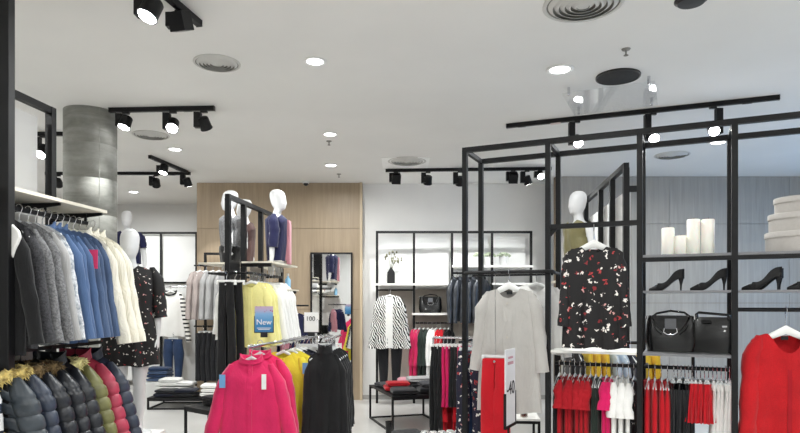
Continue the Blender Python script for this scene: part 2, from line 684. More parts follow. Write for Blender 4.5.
tr = track(on_ceiling(507, 124), on_ceiling(779, 95), 'long black light track over the free-standing display rack')
tg = MB().box(.46, .56, -.018, .018, -.056, -.0445).build('tag_clip', plain('pale_clip', '#d8c9c6', .5), tr)
ra, rb = on_ceiling(507, 124), on_ceiling(779, 95)


def on_line(a, b_, px):
    # point of a ground-plan line that projects to column px
    k = (px - 400) / F
    d = b_ - a
    s = (k * a.y - a.x) / (d.x - k * d.y)
    return a + d * s


for px, py, aim in ((577, 140, (1.9, 4.2, 1.2)), (653, 135.5, (2.2, 4.0, 1.2)), (713, 128.5, (2.3, 3.2, 1.0))):
    p = on_line(ra, rb, px)
    # turned towards the shoppers' side of the rack
    spotlight(px, py, p.y, aim, {577: 'lit black spotlight at the acrylic sheet end of the long track', 653: 'lit black spotlight in the middle of the long rack track', 713: 'lit black spotlight at the grey wood wall end of the long track'}[px],
              size=1.0, box_side=(-1 if px < 700 else 1), group='spotlights on the long rack track')

a, b_ = on_ceiling(110, 108), on_ceiling(214, 106)
track(a, b_, 'short black light track in front of the concrete column')
for px, py, aim, lab in ((126, 121, (-3.4, 5.2, 0), 'lit black spotlight next to the column on the short track'), (173, 124, (-1.9, 3.4, 0), 'lit black spotlight in the middle of the column track'),
                    (204, 122, (-1.2, 8.5, .4), 'lit black spotlight at the far end of the column track')):
    p = on_line(a, b_, px)
    spotlight(px, py, p.y, aim, lab, box_side=-1, size=1.1, group='spotlights on the column track', power=SPOT_W)
a, b_ = on_ceiling(46, 172), on_ceiling(190, 172)
track(a, b_, 'long black light track before the white alcove')
for px, py, aim, lab in ((156, 182, (-4.3, 11.6, 1.2), 'lit black spotlight on the alcove track'), (58, 182, (-5.4, 12, 1.5), 'lit black spotlight behind the column on the alcove track')):
    p = on_line(a, b_, px)
    spotlight(px, py, p.y, aim, lab, size=1.1, group='spotlights on the alcove track', power=SPOT_W * 1.3)
a, b_ = on_ceiling(150, 155), on_ceiling(187, 170.6)
track(a, b_, 'short slanting black light track crossing the alcove track')
for px, py, aim, lit, lab in ((164, 168, (-3.6, 7.6, 0), True, 'dark-bodied spotlight in the middle of the slanting track'), (187, 181, (-2.7, 9.9, 1.3), True, 'black spotlight at the end of the slanting track, turned to wood')):
    p = on_line(a, b_, px)
    spotlight(px, py, p.y, aim, lab, lit, group='spotlights on the slanting track', size=1.1)
a, b_ = on_ceiling(386, 169), on_ceiling(551, 167)
track(a, b_, 'long black light track in front of the white display wall')
for px, py, aim, sq, lab in ((396, 178, (-.2, 9.9, 1.4), True, 'angular black spotlight at the wooden wall end of the white wall track'), (428, 179, (.3, 9.9, 1.6), False, 'black spotlight above the zebra jacket on the white wall track'),
                         (460, 180, (.9, 9.9, 1.6), False, 'black spotlight beside the rack corner on the white wall track'), (513, 177, (1.6, 9.9, 1.6), True, 'black spotlight beside the end pair on the white wall track')):
    p = on_line(a, b_, px)
    spotlight(px, py, p.y, aim, lab, True, size=1.15, square=sq, group='spotlights on the white wall track', power=SPOT_W * .9)
p = on_line(a, b_, 540)
spotlight(540, 174, p.y, (2.2, 7.2, 1.9), 'lit spotlight turned towards the olive mannequin', True, size=1.0, power=SPOT_W * 2, group='spotlights on the white wall track')
p = on_line(a, b_, 527)
spotlight(527, 179, p.y, (2.6, 9.4, 1.2), 'black spotlight next to the lit one on the white wall track', True, size=1.1, group='spotlights on the white wall track', power=SPOT_W * .6)
a, b_ = Vector((-1.5, 3.55, CE)), on_ceiling(199, 20)
track(a, b_, 'black light track running towards the small round vent')
spotlight(152, 7, 3.72, (-2.3, 3.0, 0.9), 'bright spotlight on the track by the small vent', True, size=1.15, group='spotlights on the vent track', square=False)
spotlight(180, 20, 3.98, (-1.1, 5.0, .8), 'square-bodied spotlight at the vent end of the track', False, size=1.0, group='spotlights on the vent track', square=True)
a, b_ = on_ceiling(20, 132), on_ceiling(72, 132)
track(a, b_, 'black light track behind the winter jacket rack')
p = on_line(a, b_, 43)
spotlight(43, 150, p.y, (-4.4, 5.2, .6), 'lit spotlight above the back of the winter jacket rack', True, size=1.2)

# ------------------------------------------------------------------ hangers and garments
WHITE_H = {}


def hanger_meshes(kind, half, slope, turned, z0=-.07):
    key = (kind, round(half, 3), round(slope, 2), turned, z0)
    if key in WHITE_H:
        return WHITE_H[key]
    r = .02
    hook = [(0, z0), (0, -.042), (r * .7, -.02), (r, 0), (r * .7, r * .72), (0, r), (-r * .7, r * .72), (-r, 0), (-r * .85, -.012)]
    path = [(0, x, z) if turned else (x, 0, z) for x, z in hook]
    hk = MB().tube(path, .0028, 6).mesh('hook', CHROME if kind != 'black' else BLACKP, True)
    mat = {'white': WHITEP, 'clear': CLEARP, 'black': BLACKP, 'broad': WHITEP}[kind]
    if half > .12:
        rings = []
        n = 13
        for i in range(n):
            s = -1 + 2 * i / (n - 1)
            x = s * half
            zc = z0 - .012 - slope * abs(x) - .012 * s * s
            hy = .006 + .008 * abs(s)
            hz = .015 - .005 * abs(s)
            if kind == 'broad':
                hz = .03 - .012 * abs(s)
                zc += .006 - .03 * abs(s)
                hy = .011 + .004 * abs(s)
            rings.append([(x, hy * cos(a), zc + hz * sin(a)) for a in [2 * pi * k / 10 for k in range(10)]])
        br = MB().loft(rings).mesh('bar', mat, True)
    else:
        br = MB().box(-half, half, -.006, .006, z0 - .02, z0).box(-half, -half + .02, -.012, .012, z0 - .05, z0 - .012) \
            .box(half - .02, half, -.012, .012, z0 - .05, z0 - .012).mesh('bar', mat)
    WHITE_H[key] = (hk, br)
    return WHITE_H[key]


def hanger(loc, rotz, kind, half, slope, turned, label, group, z0=-.07):
    hk, br = hanger_meshes(kind, half, slope, turned, z0)
    t = thing('clothes_hanger', label, 'hanger', loc, rotz, group)
    put('hook', hk, t)
    put('bar', br, t)
    return t


def body_mesh(mat, W0=.2, W1=.22, L=.7, D=.05, nw=.075, ndf=.06, ndb=.015, slope=.36, amp=.012, k=3, top=-.085,
              quilt=0, waist=0., seed=0, nx=22, nt_=18, open_=0., flare=1., cowl=0., lean=0., ramp=.16, d0=.006):
    if quilt:
        nt_ = 6 * quilt
    rnd = random.Random(seed)
    ph = [rnd.uniform(0, 6.28) for _ in range(8)]
    v, f = [], []
    grids = []
    for side in (-1, 1):
        g = []
        for j in range(nt_ + 1):
            t = j / nt_
            row = []
            Wt = W0 + (W1 - W0) * (t ** flare) - waist * math.exp(-((t - .42) / .16) ** 2)
            sm = min(1, t / ramp)
            sm = sm * sm * (3 - 2 * sm)
            for i in range(nx + 1):
                th = -pi / 2 + pi * i / nx
                s = sin(th)
                a = abs(s) * W0
                if a > nw:
                    zt = top - slope * (a - nw) - .022 * abs(s) ** 8
                else:
                    nd = ndf if side < 0 else ndb
                    zt = top - nd * (1 - (a / nw) ** 2) ** .8
                x = s * Wt
                hemw = .006 * sin(2.3 * s * pi + ph[0]) + .004 * sin(5 * s + ph[1])
                zz = zt + (-L + hemw + top - zt) * t
                c = max(0., cos(th)) ** .55
                d = (d0 + (D - d0) * sm) * c
                if a < nw:
                    d += (.034 if side < 0 else .03) * (1 - (a / nw) ** 2) * (1 - sm)
                d *= 1 - .25 * (t ** 2)
                fold = amp * (t ** .9) * (sin(k * s * pi + ph[2 if side < 0 else 3]) + .5 * sin((k * 1.9) * s * pi + ph[4] + 2.2 * t)) * c
                fold += .25 * amp * sin(9 * t + 4 * s + ph[5]) * sm * c
                if quilt:
                    d += .02 * (abs(sin(pi * quilt * t)) ** .28 - .75) * sm * c
                    fold *= .5
                if open_ and side < 0:
                    e = abs(x) / max(open_, 1e-4)
                    if e < 1:
                        d *= .35 + .65 * e
                y = side * d + fold * (1 if side < 0 else .7) + lean * t
                row.append((x, y, zz))
            g.append(row)
        grids.append(g)
    idx = {}
    for si, g in enumerate(grids):
        for j, row in enumerate(g):
            for i, p in enumerate(row):
                if si == 1 and i in (0, nx):
                    idx[si, j, i] = idx[0, j, i]
                    continue
                idx[si, j, i] = len(v)
                v.append(p)
    for si in (0, 1):
        for j in range(nt_):
            for i in range(nx):
                q = (idx[si, j, i], idx[si, j, i + 1], idx[si, j + 1, i + 1], idx[si, j + 1, i])
                f.append(q if si == 0 else q[::-1])
    mb = MB()
    mb.v, mb.f = v, f
    me = mb.mesh('body', mat, True)
    return me


def sleeve_mesh(mat, side, W0, zs, Ls, r0=.062, r1=.045, spread=.05, fy=-.02, quilt=0, seed=0, n=14, m=13, flat=.62, bell=0., start=.0):
    if quilt:
        m = 6 * quilt
    rnd = random.Random(seed + 5)
    p1, p2 = rnd.uniform(0, 6), rnd.uniform(0, 6)
    rings = []
    for j in range(m + 1):
        t = j / m
        cap = min(1, t / .14)
        cx = side * (W0 - .055 + .04 * cap + spread * t ** 1.15)
        cz = zs + .05 - .07 * math.sin(cap * pi / 2) * .6 - Ls * t
        cy = fy * t ** 1.5 + .006 * sin(6 * t + p1)
        r = (r0 + (r1 - r0) * t + bell * max(0, t - .6)) * (.35 + .65 * sin(cap * pi / 2))
        if quilt:
            r *= .85 + .17 * abs(sin(pi * quilt * t)) ** .28
        else:
            r *= 1 + .05 * sin(17 * t + p2) + .04 * sin(29 * t + p1)
        ring = []
        for i in range(n):
            a = 2 * pi * i / n
            wr = 1 + .05 * sin(3 * a + 8 * t + p1)
            ring.append((cx + r * wr * cos(a) * .8, cy + r * wr * sin(a) * flat * 1.15, cz + .10 * r * cos(a) * side))
        rings.append(ring)
    return MB().loft(rings).mesh('sleeve', mat, True)


def fur_mesh(mat, W, z, seed=0, thick=.045, drop=.0):
    """shaggy collar round the neck and down the front edge: a soft core grown over with fine tufts"""
    rnd = random.Random(seed)
    mb = MB()
    path = []
    for i in range(15):
        a = pi * 1.5 + 2 * pi * i / 14
        path.append(Vector((W * cos(a), .055 * sin(a) - .015, z - .025 - drop * max(0, -sin(a)) ** 3)))
    for i in range(1, 7):
        path.append(Vector((.018 * i, -.075, z - .025 - drop - .035 * i)))
    mb.tube([tuple(p) for p in path], [.034 * rnd.uniform(.85, 1.15) for _ in path], 8)
    for i in range(len(path) - 1):
        for k in range(70):
            c = path[i].lerp(path[i + 1], rnd.random())
            d = Vector((rnd.gauss(0, 1), rnd.gauss(0, 1), rnd.gauss(0, 1))).normalized()
            b0 = c + d * .026
            tip = c + d * thick * rnd.uniform(.7, 1.1) + Vector((rnd.uniform(-.012, .012), rnd.uniform(-.012, .012), -.014))
            o = d.orthogonal().normalized() * .006
            o2 = d.cross(o).normalized() * .006
            q = len(mb.v)
            mb.v += [tuple(b0 + o), tuple(b0 - o * .5 + o2), tuple(b0 - o * .5 - o2), tuple(tip)]
            mb.f += [(q, q + 1, q + 3), (q + 1, q + 2, q + 3), (q + 2, q, q + 3)]
    return mb.mesh('fur_collar', mat, False)


GSEED = [0]


def garment(name, label, cat, loc, rotz, group=None, mat=None, W0=.2, W1=.22, L=.7, D=.05, nw=.075, ndf=.06, ndb=.015, slope=.36,
            amp=.012, k=3, sleeve=.5, sr0=.062, sr1=.045, spread=.05, fy=-.02, smat=None, quilt=0, waist=0., top=-.085, hang='white', turned=False,
            hlabel=None, hgroup=None, front=None, fmat=None, collar=None, cmat=None, buttons=0, label_patch=False, tags=(), open_=0., flare=1.,
            fur=None, hem=None, bell=0., hem_mat=None, flat=.62, zip_=None, pocket=None, seed=None, scarf=None):
    GSEED[0] += 1
    sd = GSEED[0] * 13 if seed is None else seed
    t = thing(name, label, cat, loc, rotz, group)
    put('body', body_mesh(mat, W0, W1, L, D, nw, ndf, ndb, slope, amp, k, top, quilt, waist, sd, open_=open_, flare=flare, d0=(.026 if hang == 'broad' else .006)), t)
    zs = top - slope * (W0 - nw) - .035
    if sleeve:
        for s in (-1, 1):
            put('sleeve', sleeve_mesh(smat or mat, s, W0, zs, sleeve, sr0, sr1, spread, fy, quilt and max(4, int(quilt * sleeve / L)), sd + s, bell=bell, flat=flat), t)
    fm_ = fmat or mat
    if front:   # a placket strip down the front, following the cloth
        hw = front
        rings = []
        for j in range(11):
            tt = j / 10
            zt = top - ndf
            zz = zt + (-L + top + .01 - zt) * tt
            dd = -(.04 + (D - .04) * min(1, tt / .2)) * (1 - .25 * tt * tt) - .004
            rings.append([(-hw, dd - .006, zz), (hw, dd - .006, zz), (hw, dd + .012, zz), (-hw, dd + .012, zz)])
        MB().loft(rings).build('placket', fm_, t)
    for b_ in range(buttons):
        zz = top - ndf - .04 - b_ * (L - ndf - .1) / max(1, buttons)
        MB().lathe([(.001, 0), (.009, 0), (.009, .004), (.001, .005)], 10, (0, 0, 0), Matrix.Translation((.0, -D - .012, zz)) @ Matrix.Rotation(pi / 2, 4, 'X')) \
            .build('button', (mat if name == 'pink_coat' else plain('grey_button', '#b9b4ab', .35)), t, True)
    if collar:
        rings = []
        h, rr = collar
        for (dr, dz) in ((.012, -.012), (.004, h * .5), (.006, h), (-.004, h * .95), (-.012, 0)):
            ring = []
            for i in range(24):
                a = 2 * pi * i / 24
                fr = max(0, -sin(a))
                ring.append(((nw * rr + dr) * cos(a), (.042 + dr) * sin(a), top - ndf * fr * .75 - ndb * max(0, sin(a)) + dz * (1 - .3 * fr)))
            rings.append(ring)
        MB().loft(rings, True, False).build('collar', cmat or mat, t, True)
    if fur:
        put('fur_collar', fur_mesh(fur, nw + .05, top - .005, sd, .058, .10), t)
    if scarf:
        MB().prism([(.05, top + .02), (.12, top + .0), (.215, top - .085), (.225, top - .12), (.17, top - .24), (.13, top - .22)], -.045, -.024).build('scarf', scarf, t, bevel=.008)
    if label_patch:
        MB().box(-.022, .022, .022, .026, top - .045, top - .02).build('neck_label', plain('black_label', '#17171a', .6), t)
    if hem:
        rings = []
        for (dz, dr) in ((0, .004), (.0, .0), (hem, .0), (hem, .004)):
            rings.append([((W1 + dr) * cos(a), (D * .8 + dr) * math.copysign(abs(sin(a)) ** .6, sin(a)), -L + top + dz - .004) for a in [2 * pi * i / 28 for i in range(28)]])
        MB().loft(rings, True, False).build('hem_band', hem_mat or mat, t, True)
    if zip_:
        MB().box(-.006, .006, -D - .018, -D - .008, top - L + .03, top - ndf - .01).build('zip', zip_, t)
    if pocket:
        for s in (-1, 1):
            MB().box(s * W1 * .55 - .05, s * W1 * .55 + .05, -D * .9 - .012, -D * .9 + .02, -L * .78 + top, -L * .78 + top + .018).build('pocket_flap', pocket, t)
    for (tx, tz, tw, th_, tm) in tags:
        MB().box(tx - tw / 2, tx + tw / 2, -D - .022, -D - .019, tz - th_, tz).build('price_tag', tm, t)
    if hang:
        hanger(loc, rotz, hang, W0 * (.78 if hang == 'broad' else .92), slope, turned, hlabel or ('%s hanger holding the %s' % (hang, name.replace('_', ' '))), hgroup or (group and 'hangers of ' + group), top + .03 if hang == 'broad' else -.07)
    return t


def trousers(label, loc, rotz, mat, L=.95, W=.2, W1=.12, D=.035, group=None, hang='clear', turned=False, name='trousers', cat='trousers', hlabel=None, seed=0, top=-.1, gap=.012, belt=None):
    t = thing(name, label, cat, loc, rotz, group)
    rnd = random.Random(seed)
    crotch = .26
    for s in (-1, 1):
        rings = []
        p = rnd.uniform(0, 6)
        for j in range(15):
            u = j / 14
            z_ = top - u * L
            if z_ > top - crotch:
                q = (top - z_) / crotch
                x0, x1 = 0., W * (.86 + .14 * q)
            else:
                q = (top - crotch - z_) / (L - crotch)
                x0, x1 = gap + .03 * q * (W - W1) / .1, W * (1 - q) + (W1 + .03) * q
            cx, hw = (x0 + x1) / 2, (x1 - x0) / 2
            d = D * (.55 + .45 * min(1, u / .25)) * (1 + .08 * sin(11 * u + p))
            rings.append([(s * (cx + hw * cos(a)), d * math.copysign(abs(sin(a)) ** .7, sin(a)) + .008 * sin(5 * u + p), z_) for a in [2 * pi * i / 16 for i in range(16)]])
        MB().loft(rings).build('trouser_leg', mat, t, True)
    MB().loft([[(W * .875 * cos(a), D * .66 * math.copysign(abs(sin(a)) ** .7, sin(a)), top + dz) for a in [2 * pi * i / 24 for i in range(24)]] for dz in (-.038, .004)]).build('waistband', belt or mat, t, True)
    MB().lathe([(.001, 0), (.009, 0), (.009, .005), (.001, .005)], 10, (0, 0, 0), Matrix.Translation((0, -D * .66, top - .018)) @ Matrix.Rotation(pi / 2, 4, 'X')).build('button', CHROME, t, True)
    if hang:
        hanger(loc, rotz, hang, .1, 0, turned, hlabel or '%s clip hanger holding %s' % (hang, label), (group and 'hangers of ' + group))
    return t


def skirt(label, loc, rotz, mat, L=.5, W=.16, W1=.26, D=.04, group=None, hang='clear', pleats=9, belt=None, name='skirt', hlabel=None, seed=0, D1=.07):
    t = thing(name, label, 'skirt', loc, rotz, group)
    rings = []
    n = 72
    for j in range(11):
        u = j / 10
        ww = W + (W1 - W) * u
        dd = D * .6 + (D1 - D * .6) * u
        rings.append([((ww + .018 * u * sin(pleats * 2 * a)) * cos(a), (dd + .014 * u * sin(pleats * 2 * a + seed)) * sin(a), -.105 - L * u) for a in [2 * pi * i / n for i in range(n)]])
    MB().loft(rings, True, False).build('pleated_body', mat, t, True)
    MB().loft([[(W * 1.02 * cos(a), D * .66 * sin(a), -.1 + dz) for a in [2 * pi * i / 24 for i in range(24)]] for dz in (-.04, .004)]).build('waistband', belt or mat, t, True)
    if hang:
        hanger(loc, rotz, hang, .1, 0, False, hlabel, (group and 'hangers of ' + group))
    return t


def folded(label, loc, rotz, mat, w_=.26, d_=.32, h=.05, group=None, name='folded_garment', cat='clothing', lobes=2, seed=0):
    """a folded piece of clothing: soft slab, its front edge showing the folds"""
    rnd = random.Random(seed)
    rings = []
    p = [rnd.uniform(0, 6) for _ in range(4)]
    n, m = 30, 12
    for j in range(m + 1):
        v = j / m
        x = (v - .5) * w_
        e = (1 - abs(2 * v - 1) ** 6) ** .5
        ring = []
        for i in range(n):
            a = 2 * pi * i / n
            ca, sa = cos(a), sin(a)
            yy = d_ / 2 * math.copysign(abs(ca) ** .35, ca)
            zz = h / 2 * math.copysign(abs(sa) ** .55, sa)
            yy -= (.009 * abs(sin(lobes * pi * (zz / h + .5))) - .006) * (1 if ca < 0 else 0)
            zz = zz * (.55 + .45 * e) + .006 * sin(9 * x + p[0]) * sin(7 * yy + p[1]) * (1 if sa > 0 else 0)
            ring.append((x, yy * (.9 + .1 * e), h / 2 * 1.0 + zz))
        rings.append(ring)
    o = MB().loft(rings).build(name, mat, None, True, loc=loc, rot=(0, 0, rotz))
    tag(o, label, cat, group)
    return o


# ------------------------------------------------------------------ mannequins


def ellipse(z_, cx, cy, rx, ry, n=24, face=0.):
    ring = []
    for i in range(n):
        a = 2 * pi * i / n
        f_ = max(0, -sin(a)) ** 6 * face
        ring.append((cx + rx * cos(a), cy + ry * sin(a) - f_, z_))
    return ring


def mannequin(label, loc, rotz, arms=((.06, -.02), (.06, -.02)), legs=False, group=None, head_turn=0., sc=1., base=True):
    """faceless white figure looking along local -Y; local z = 0 under the hips (or under the feet)"""
    t = thing('mannequin', label, 'mannequin', loc, rotz, group)
    t.scale = (sc,) * 3
    h0 = .80 if legs else .0
    mb = MB()
    tr_ = [(0.0, 0, .125, .09), (.05, 0, .165, .112), (.11, .005, .172, .118), (.19, .0, .145, .1), (.27, -.005, .118, .086), (.35, -.008, .132, .098), (.43, -.012, .148, .112),
           (.49, -.005, .158, .1), (.535, 0, .168, .078), (.56, .004, .135, .066), (.58, .008, .08, .057), (.60, .008, .055, .053), (.63, .0, .048, .05), (.66, -.006, .047, .05)]
    mb.loft([ellipse(h0 + z_, 0, cy, rx, ry) for z_, cy, rx, ry in tr_])
    hd = [(.655, -.022, .03, .05, 0), (.668, -.03, .047, .062, .006), (.69, -.026, .058, .075, .004), (.715, -.02, .066, .084, .004), (.735, -.017, .07, .09, .014), (.755, -.014, .072, .093, .007), (.775, -.012, .074, .095, 0),
          (.80, -.008, .076, .097, .003), (.83, -.003, .076, .097, 0), (.86, .0, .07, .09, 0), (.885, .003, .055, .072, 0), (.90, .004, .034, .045, 0), (.906, .004, .01, .013, 0)]
    c, s_ = cos(head_turn), sin(head_turn)
    rings = []
    for z_, cy, rx, ry, fc in hd:
        ring = ellipse(h0 + z_, 0, cy, rx, ry, 24, fc)
        rings.append([(x * c - y * s_, x * s_ + y * c, zz) for x, y, zz in ring])
    mb.loft(rings)
    hands = []
    for s, (sx, fy) in zip((-1, 1), arms):
        P = [(s * .145, 0, h0 + .525), (s * .185, .0, h0 + .49), (s * (.195 + sx * .35), .01, h0 + .36), (s * (.2 + sx * .7), .015, h0 + .245), (s * (.2 + sx * .9), fy * .6, h0 + .11), (s * (.2 + sx), fy, h0 + .0)]
        mb.tube(P, [.04, .046, .042, .037, .032, .022], 12)
        hands.append((s, Vector(P[-1]), fy))
    if legs:
        for s in (-1, 1):
            P = [(s * .08, 0, h0 + .06), (s * .085, 0, h0 - .08), (s * .08, -.005, h0 - .25), (s * .072, -.01, h0 - .38), (s * .072, .012, h0 - .52), (s * .068, .01, h0 - .68), (s * .066, .005, .06), (s * .066, -.02, .03)]
            mb.tube(P, [.08, .082, .068, .05, .052, .036, .032, .034], 14)
            mb.loft([[(s * .066 + rx * cos(a), cy + .022 * sin(a) * 0 + 0, .024 + rz * sin(a)) for a in [2 * pi * k / 10 for k in range(10)]] for cy, rx, rz in ((.05, .026, .024), (0, .032, .03), (-.07, .036, .02), (-.13, .03, .014), (-.155, .012, .008))])
    b_ = mb.build('figure', MANQ, t, True)
    rm = b_.modifiers.new('fuse', 'REMESH')
    rm.mode = 'VOXEL'
    rm.voxel_size = .012
    rm.use_smooth_shade = True
    sm = b_.modifiers.new('soften', 'SMOOTH')
    sm.factor = .5
    sm.iterations = 3
    for s, p, fy in hands:
        hm = MB()
        hm.loft([[(p.x + rx * cos(a), p.y + ry * sin(a), p.z + dz) for a in [2 * pi * k / 12 for k in range(12)]] for dz, rx, ry in ((.015, .018, .021), (-.02, .016, .03), (-.06, .014, .038), (-.085, .012, .036))])
        for q, (oy, ln) in enumerate(((-.028, .06), (-.0095, .072), (.0095, .068), (.028, .052))):
            hm.tube([(p.x, p.y + oy, p.z - .075), (p.x - s * .004, p.y + oy, p.z - .075 - ln * .5), (p.x - s * .014, p.y + oy, p.z - .075 - ln)], [.0085, .0078, .006], 7)
        hm.tube([(p.x, p.y - .03, p.z - .02), (p.x - s * .008, p.y - .05, p.z - .05), (p.x - s * .012, p.y - .054, p.z - .08)], [.01, .009, .007], 7)
        hm.build('hand', MANQ, t, True)
    if base:
        if legs:
            MB().lathe([(.001, -.0), (.17, -.0), (.17, .008), (.001, .012)], 32).build('base_plate', plain('glass_grey_base', '#c9ccce', .2), t, True)
        else:
            MB().lathe([(.001, 0), (.11, 0), (.11, .01), (.02, .014), (.02, .06), (.001, .06)], 24).build('base_plate', CHROME, t, True)
    return t


def wear(t, mat, legs=False, L=.5, W0=.185, W1=.2, D=.135, sleeve=.42, spread=.06, ndf=.05, nw=.07, smat=None, top=None, name='top', amp=.008, fy=-.015, waist=.02, sr0=.06, sr1=.05, flare=1., front=None, fmat=None, sd=3, k=3):
    """clothing fitted on a mannequin, kept as its child"""
    h0 = .80 if legs else 0.
    tp = h0 + .597 if top is None else top
    me = body_mesh(mat, W0, W1, L, D, nw, ndf, .01, .34, amp, k, tp, 0, waist, sd, flare=flare, ramp=.12, d0=.075, nx=30)
    o = put(name, me, t)
    zs = tp - .34 * (W0 - nw) - .035
    if sleeve:
        for s in (-1, 1):
            put('sleeve', sleeve_mesh(smat or mat, s, W0 + .038, zs + .015, sleeve, sr0, sr1, spread, fy, 0, sd + s, flat=.8), o)
    if front:
        MB().box(-front, front, -D - .016, -D + .03, tp - L + .01, tp - ndf - .02).build('front_panel', fmat, o)
    return o


# ------------------------------------------------------------------ fabrics
RED = fabric('red_crepe', '#c01020', sheen=.1)
REDD = fabric('deep_red_knit', '#a60d1c', sheen=.1)
REDC = fabric('red_boucle', '#b90d18', sheen=.2, var=.16, weave=180.)
PINK = fabric('hot_pink_wool', '#d8245f', sheen=.3, var=.1)
MAGENTA = fabric('magenta_crepe', '#d3145f')
YELLOW = fabric('pale_yellow_knit', '#e8e095', sheen=.2)
YELLOW2 = fabric('lemon_wool', '#e6d53f')
MUSTARD = fabric('mustard_satin', '#e8c63a', rough=.5)
BLK = fabric('black_knit', '#151517', var=.2)
BLKS = plain('black_patent', '#111113', .2, coat=.5, var=.1)
BLKT = fabric('black_twill', '#1b1b1f', var=.2)
GRN = fabric('bottle_green_crepe', '#26322c')
WHT = fabric('white_cotton', '#f2f1ee', var=.03)
CREAM = fabric('cream_puckered', '#f3eedf', var=.05, wr=.7)
LGREY = fabric('light_grey_coat', '#b7b4b0', var=.05, wr=.2)
TAUPE = fabric('taupe_knit', '#a79b97', var=.08)
GREYK = fabric('grey_knit', '#a5a4a4', var=.08)
GREYM = melange('grey_melange', '#4e4e50', '#8d8d8f')
GREYD = melange('dark_grey_melange', '#2a2a2d', '#505054')
BLUE = fabric('cobalt_cotton', '#4a6288', var=.08)
BLUED = fabric('denim_blue', '#4d6080', var=.16, weave=300.)
BLUEP = fabric('pale_blue_cotton', '#b9c8d6', var=.05)
NAVY = fabric('navy_knit', '#1b1d42', var=.12)
NAVYD = fabric('dark_navy', '#171a2b', var=.15)
DENIM = fabric('dark_denim', '#263a5c', var=.3, weave=320.)
OLIVE = fabric('olive_satin', '#77714d', rough=.5)
BROWN = fabric('brown_wool', '#5b4340', var=.1)
ROSE = fabric('dusty_rose', '#c58793', var=.06)
ZEB = zebra('zebra_print')
ZEB2 = zebra('small_zebra_print', .9, 12.)
FLOR = floral('blossom_print_black', '#151315')
FLOR2 = floral('small_blossom_print', '#141214', 25., .21)
FLORN = floral('blossom_print_navy', '#1d1d33', 24., .28)
STR = stripes('breton_stripe', '#1a1a1e', '#efeeea', 4.2, .35)
STRB = stripes('blue_white_check', '#27303d', '#e6e7e8', 2.2, .3)
NYLB = plain('black_nylon', '#1a1d24', .32, var=.15, nscale=14., bumpk=.5, bscale=18.)
NYLN = plain('navy_nylon', '#2c3444', .4, var=.12, nscale=14., bumpk=.4, bscale=18.)
NYLG = plain('slate_nylon', '#363d44', .4, var=.12, nscale=14., bumpk=.4, bscale=18.)
NYLO = plain('olive_nylon', '#6c6b40', .42, var=.12, nscale=14., bumpk=.4, bscale=18.)
NYLR = plain('berry_nylon', '#a5324a', .42, var=.1, nscale=14., bumpk=.4, bscale=18.)
FURT = plain('tan_fur', '#d6b673', .9, var=.35, nscale=30.)
FURD = plain('brown_fur', '#6d5a3c', .9, var=.4, nscale=30.)
FURC = plain('cream_fur', '#dccd92', .9, var=.25, nscale=30.)
LEAJ = plain('grey_leather_jacket', '#3d4046', .3, coat=.2, var=.2, bumpk=.4, bscale=22.)
PTAG = plain('white_card', '#f4f4f4', .5, var=.01)
BTAG = plain('blue_card', '#6fa6d8', .5, var=.02)
PKTAG = plain('pink_card', '#e0406f', .5, var=.02)


def bar(parent, name, x0, x1, y0, y1, z0, z1, mat=BLACK):
    return MB().box(x0, x1, y0, y1, z0, z1).build(name, mat, parent)


# ================================================================== right display rack
RA = R(-24.3)
RO = Vector((.514, 4.9, 0))
RM = Matrix.Translation(RO) @ Matrix.Rotation(RA, 4, 'Z')


def rr(x, y, z_):
    return RM @ Vector((x, y, z_))


def rx_of(px, y=0.):
    # local x on the rack line y that projects to column px
    a = rr(0, y, 0)
    d = rr(1, y, 0) - a
    kk = (px - 400) / F
    return (kk * a.y - a.x) / (d.x - kk * d.y)


bx = [0, .65, 1.29, 1.88, 2.50]
DEP = .43
ZT = 2.775
PW = .019
rack = thing('display_rack', 'black steel display rack with shelves of candles, shoes and handbags', 'rack', RO, RA)
bevelb = .0
for i, x in enumerate(bx):
    bar(rack, 'post', x - PW, x + PW, -PW, PW, 0, ZT)
    bar(rack, 'rear_post', x - PW, x + PW, DEP - PW, DEP + PW, 0, ZT)
    sl = MB()
    zz = .3
    while zz < ZT - .1:
        sl.box(x - .006, x + .006, DEP - PW - .001, DEP - PW + .004, zz, zz + .022)
        zz += .05
    sl.build('slot_strip', DARKIN, rack)['kind'] = 'stuff'
    bar(rack, 'depth_bar', x - PW * .8, x + PW * .8, PW, DEP - PW, ZT - .035, ZT - .002)
    bar(rack, 'foot_bar', x - PW * .8, x + PW * .8, PW, DEP - PW, .0, .03)
for i in range(4):
    bar(rack, 'top_rail', bx[i] + PW, bx[i + 1] - PW, -PW, PW, ZT - .038, ZT)
    bar(rack, 'rear_top_rail', bx[i] + PW, bx[i + 1] - PW, DEP - PW, DEP + PW, ZT - .038, ZT)
# bay 1: bent face-out rail
MB().tube([(.0, .0, 1.785), (.02, -.035, 1.785), (.06, -.045, 1.785), (.6, -.045, 1.785), (.66, -.04, 1.785), (.69, .0, 1.785), (.66, .2, 1.785), (.655, .41, 1.785)], .014, 8).build('face_out_rail', BLACK, rack, True)
